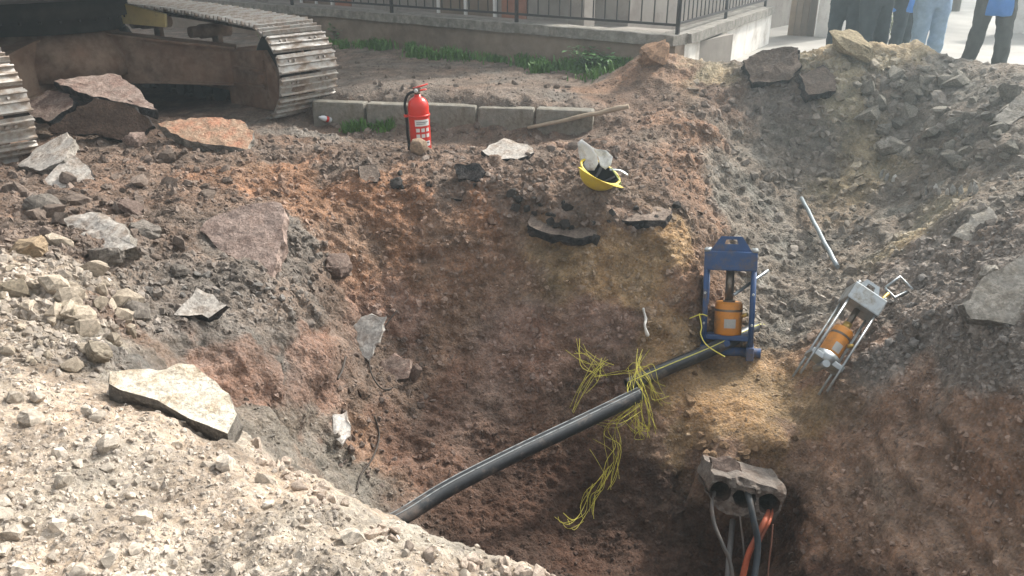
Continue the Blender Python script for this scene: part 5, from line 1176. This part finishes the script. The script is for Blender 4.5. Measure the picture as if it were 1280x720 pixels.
# ------------------------------------------------------------------ bystanders behind the mound
SKIN = mat('skin', (.48, .29, .20), .55, .1, 5); HAIR = mat('dark_hair', (.025, .02, .016), .6, .3, 30)
def remesh(o, vox, smooth=6):
    md = o.modifiers.new('r', 'REMESH'); md.mode = 'VOXEL'; md.voxel_size = vox; md.use_smooth_shade = True
    s = o.modifiers.new('s', 'SMOOTH'); s.iterations = smooth; s.factor = .5
def person(x, y, z, face, h, trousers, jacket, label, stance=.13, shoes=BLACK, bent=(0, 0), hem=.86):
    k = h/1.75; e_ = empty('person', (x, y, z), (0, 0, face), label=label, category='person')
    V = lambda a, b, c: Vector((a, b, c))*k
    hip = [V(-.09, 0, .90), V(.09, 0, .90)]; ank = [V(-stance, .02+bent[0], .08), V(stance, .02+bent[1], .08)]; kne = [V(-.10-(stance-.1)*.4, -.03+bent[0]*.5, .49), V(.10+(stance-.1)*.4, -.03+bent[1]*.5, .49)]
    # body: one continuous remeshed surface
    b = MB()
    for i in (0, 1):
        s = -1 if i == 0 else 1
        b.tube([hip[i]+V(0,0,.04), hip[i].lerp(kne[i], .5), kne[i], kne[i].lerp(ank[i], .35), ank[i], ank[i]+V(0,0,-.06)], [.088*k,.075*k,.055*k,.055*k,.036*k,.034*k], 12)
        b.tube([ank[i]+V(0,.03,-.045), ank[i]+V(0,-.08,-.05), ank[i]+V(0,-.15,-.055)], [(.035*k,.03*k),(.04*k,.028*k),(.035*k,.02*k)], 10)
        sh_ = V(s*.185, .0, 1.43); el = V(s*.25, .02, 1.16); wr = V(s*.10, -.20, 1.08)
        b.tube([V(s*.10, 0, 1.44), sh_, sh_.lerp(el, .5), el, el.lerp(wr, .5), wr], [.06*k,.058*k,.048*k,.042*k,.036*k,.027*k], 12)
        hd = (V(-s*.02, -.25, 1.07)-wr).normalized(); b.tube([wr, wr+hd*.05*k, wr+hd*.09*k], [(.026*k,.018*k),(.040*k,.016*k),(.038*k,.014*k)], 10)
        pr = Vector((0, 0, 1)) if True else None
        for f in range(4):
            o0 = wr+hd*.085*k+V(0, 0, (f-1.5)*.019); l = (.062, .074, .078, .068)[f]*k
            b.tube([o0, o0+hd*l*.5, o0+hd*l*.85+V(-s*.004,.012,0)], [.0095*k,.009*k,.008*k], 8)
        b.tube([wr+hd*.03*k+V(0,0,.03), wr+hd*.06*k+V(0,-.005,.055), wr+hd*.09*k+V(0,0,.066)], [.012*k,.011*k,.009*k], 8)
    b.tube([V(0,0,.86), V(0,0,.95), V(0,0,1.10), V(0,0,1.28), V(0,.01,1.42), V(0,.01,1.49), V(0,0,1.56)], [(.155*k,.105*k),(.165*k,.11*k),(.14*k,.10*k),(.165*k,.115*k),(.15*k,.09*k),(.062*k,.062*k),(.055*k,.058*k)], 16, sq=(0,1,0))
    b.tube([V(0,-.01,1.54), V(0,-.015,1.58), V(0,-.01,1.64), V(0,0,1.70), V(0,.01,1.745)], [(.045*k,.05*k),(.062*k,.078*k),(.075*k,.095*k),(.07*k,.09*k),(.03*k,.04*k)], 16, sq=(0,1,0))
    b.tube([V(0,-.095,1.66), V(0,-.118,1.625), V(0,-.10,1.615)], [.010*k,.016*k,.014*k], 8)
    for s in (-1, 1): b.tube([V(s*.072,.005,1.665), V(s*.085,.012,1.64), V(s*.075,.005,1.61)], [.012*k,.014*k,.010*k], 6)
    bo = b.build('body', SKIN, e_); remesh(bo, .009, 4)
    hr = MB(); hr.tube([V(0,.035,1.60), V(0,.025,1.67), V(0,.01,1.73), V(0,.0,1.765)], [(.072*k,.068*k),(.081*k,.085*k),(.07*k,.085*k),(.025*k,.03*k)], 16, sq=(0,1,0)); hr = hr.build('hair', HAIR, bo); 
    for s in (-1, 1):
        ey = MB(); ey.lathe([(.001,-.008),(.006,-.006),(.0085,0),(.006,.006),(.001,.008)], 10, M=Matrix.Translation(V(s*.03, -.088, 1.655))); ey.build('eye', mat('eye_white', (.5, .48, .46), .3, .1) if s < 0 else BLACK, bo)
    m = MB(); m.tube([V(-.022,-.094,1.583), V(0,-.102,1.582), V(.022,-.094,1.583)], [.004,.006,.004], 6); m.build('mouth', mat('lip', (.35, .14, .11), .5, .1), bo)
    # trousers with loose legs and folds
    t = MB()
    for i in (0, 1):
        A, K_, N_ = hip[i], kne[i], ank[i]
        pts = [A+V(0,0,.06), A+V(0,0,-.06), A.lerp(K_, .45), A.lerp(K_, .85), K_+V(0,0,-.03), K_.lerp(N_, .4), K_.lerp(N_, .75), N_+V(0,.01,.02), N_+V(0,.01,-.045)]
        t.tube(pts, [(.10*k,.115*k),(.108*k,.115*k),(.094*k,.10*k),(.08*k,.085*k),(.082*k,.085*k),(.074*k,.08*k),(.07*k,.074*k),(.076*k,.08*k),(.072*k,.085*k)], 16, sq=(0,1,0))
    t.tube([V(0,0,.83), V(0,0,.92), V(0,0,1.02)], [(.15*k,.105*k),(.18*k,.125*k),(.17*k,.12*k)], 18, sq=(0,1,0))
    to = t.build('trousers', trousers, e_); remesh(to, .013, 5)
    tex = bpy.data.textures.get('folds') or bpy.data.textures.new('folds', 'CLOUDS'); tex.noise_scale = .11; tex.noise_depth = 2
    d = to.modifiers.new('d', 'DISPLACE'); d.texture = tex; d.strength = .035; d.mid_level = .5; d.texture_coords = 'GLOBAL'
    j = MB(); j.tube([V(0,0,hem), V(0,0,hem+.06), V(0,0,1.10), V(0,0,1.28), V(0,.01,1.43), V(0,.01,1.50)], [(.195*k,.15*k),(.195*k,.15*k),(.175*k,.135*k),(.195*k,.145*k),(.18*k,.11*k),(.075*k,.075*k)], 20, sq=(0,1,0))
    for s in (-1, 1):
        sh_ = V(s*.19, .0, 1.43); el = V(s*.26, .02, 1.16); wr = V(s*.12, -.175, 1.085)
        j.tube([V(s*.08,0,1.44), sh_, sh_.lerp(el, .5), el, el.lerp(wr, .5), wr], [.075*k,.08*k,.068*k,.06*k,.052*k,.042*k], 14)
    jo = j.build('jacket', jacket, e_); remesh(jo, .013, 5); d = jo.modifiers.new('d', 'DISPLACE'); d.texture = tex; d.strength = .03; d.texture_coords = 'GLOBAL'
    for i in (0, 1):
        s_ = MB(); a = ank[i]; s_.tube([a+V(0,.05,-.035), a+V(0,.0,-.03), a+V(0,-.09,-.04), a+V(0,-.17,-.052)], [(.040*k,.042*k),(.045*k,.048*k),(.048*k,.036*k),(.036*k,.024*k)], 14, sq=(1,0,0)); s_.build('shoe', shoes, e_)
    return e_
JEAN = mat('light_blue_jeans', (.32, .43, .54), .9, .25, 9, bump=.3, bsc=120)
DRKT = mat('dark_teal_trousers', (.045, .06, .068), .9, .3, 9, bump=.3, bsc=120); GRYT = mat('dark_grey_green_trousers', (.075, .08, .075), .9, .3, 9, bump=.3, bsc=120)
BLUJ = mat('bright_blue_jacket', (.06, .20, .52), .75, .2, 6, bump=.2, bsc=90); DKJ = mat('dark_jacket', (.03, .035, .045), .85, .2, 6); GRJ = mat('grey_sweater', (.22, .22, .23), .9, .2, 6)
def stand(u, t): 
    p = P(u, 30, t); return p.x, p.y
for u, t, face, h, tr, jk, lab, st, hem in ((1161, 8.9, 5, 1.76, JEAN, GRJ, 'person in light blue jeans standing behind the mound', .105, 1.0), (1240, 8.3, -8, 1.72, GRYT, BLUJ, 'person in bright blue jacket with legs apart beside the pale wall', .17, .66),
        (1092, 8.9, 20, 1.74, DRKT, DKJ, 'person in dark trousers standing next to the white gate post, nearer the jeans', .11, .98), (1056, 9.3, -25, 1.72, DRKT, DKJ, 'person in dark trousers partly hidden behind another by the gate post', .10, .98), (1127, 9.9, 40, 1.62, DRKT, BLUJ, 'person in blue jacket and dark trousers behind the others', .12, .74)):
    x, y = stand(u, t); person(x, y, max(drop(x, y), .075 if y > 9.7 else -1), R(face), h, tr, jk, lab, st, hem=hem)
# ------------------------------------------------------------------ haze box added to stand for veiling glare toward the sun
hzm = bpy.data.materials.new('glare_haze'); hzm.use_nodes = True; t = hzm.node_tree; t.nodes.clear()
ho = t.nodes.new('ShaderNodeOutputMaterial'); pv = t.nodes.new('ShaderNodeVolumePrincipled'); t.links.new(pv.outputs[0], ho.inputs['Volume'])
pv.inputs['Color'].default_value = (.80, .95, 1.0, 1); pv.inputs['Density'].default_value = .0098; pv.inputs['Anisotropy'].default_value = .66
m = MB(); m.box((0, 0, 3.5), (320, 320, 13)); hzo = m.build('glare_haze', hzm, kind='stuff')
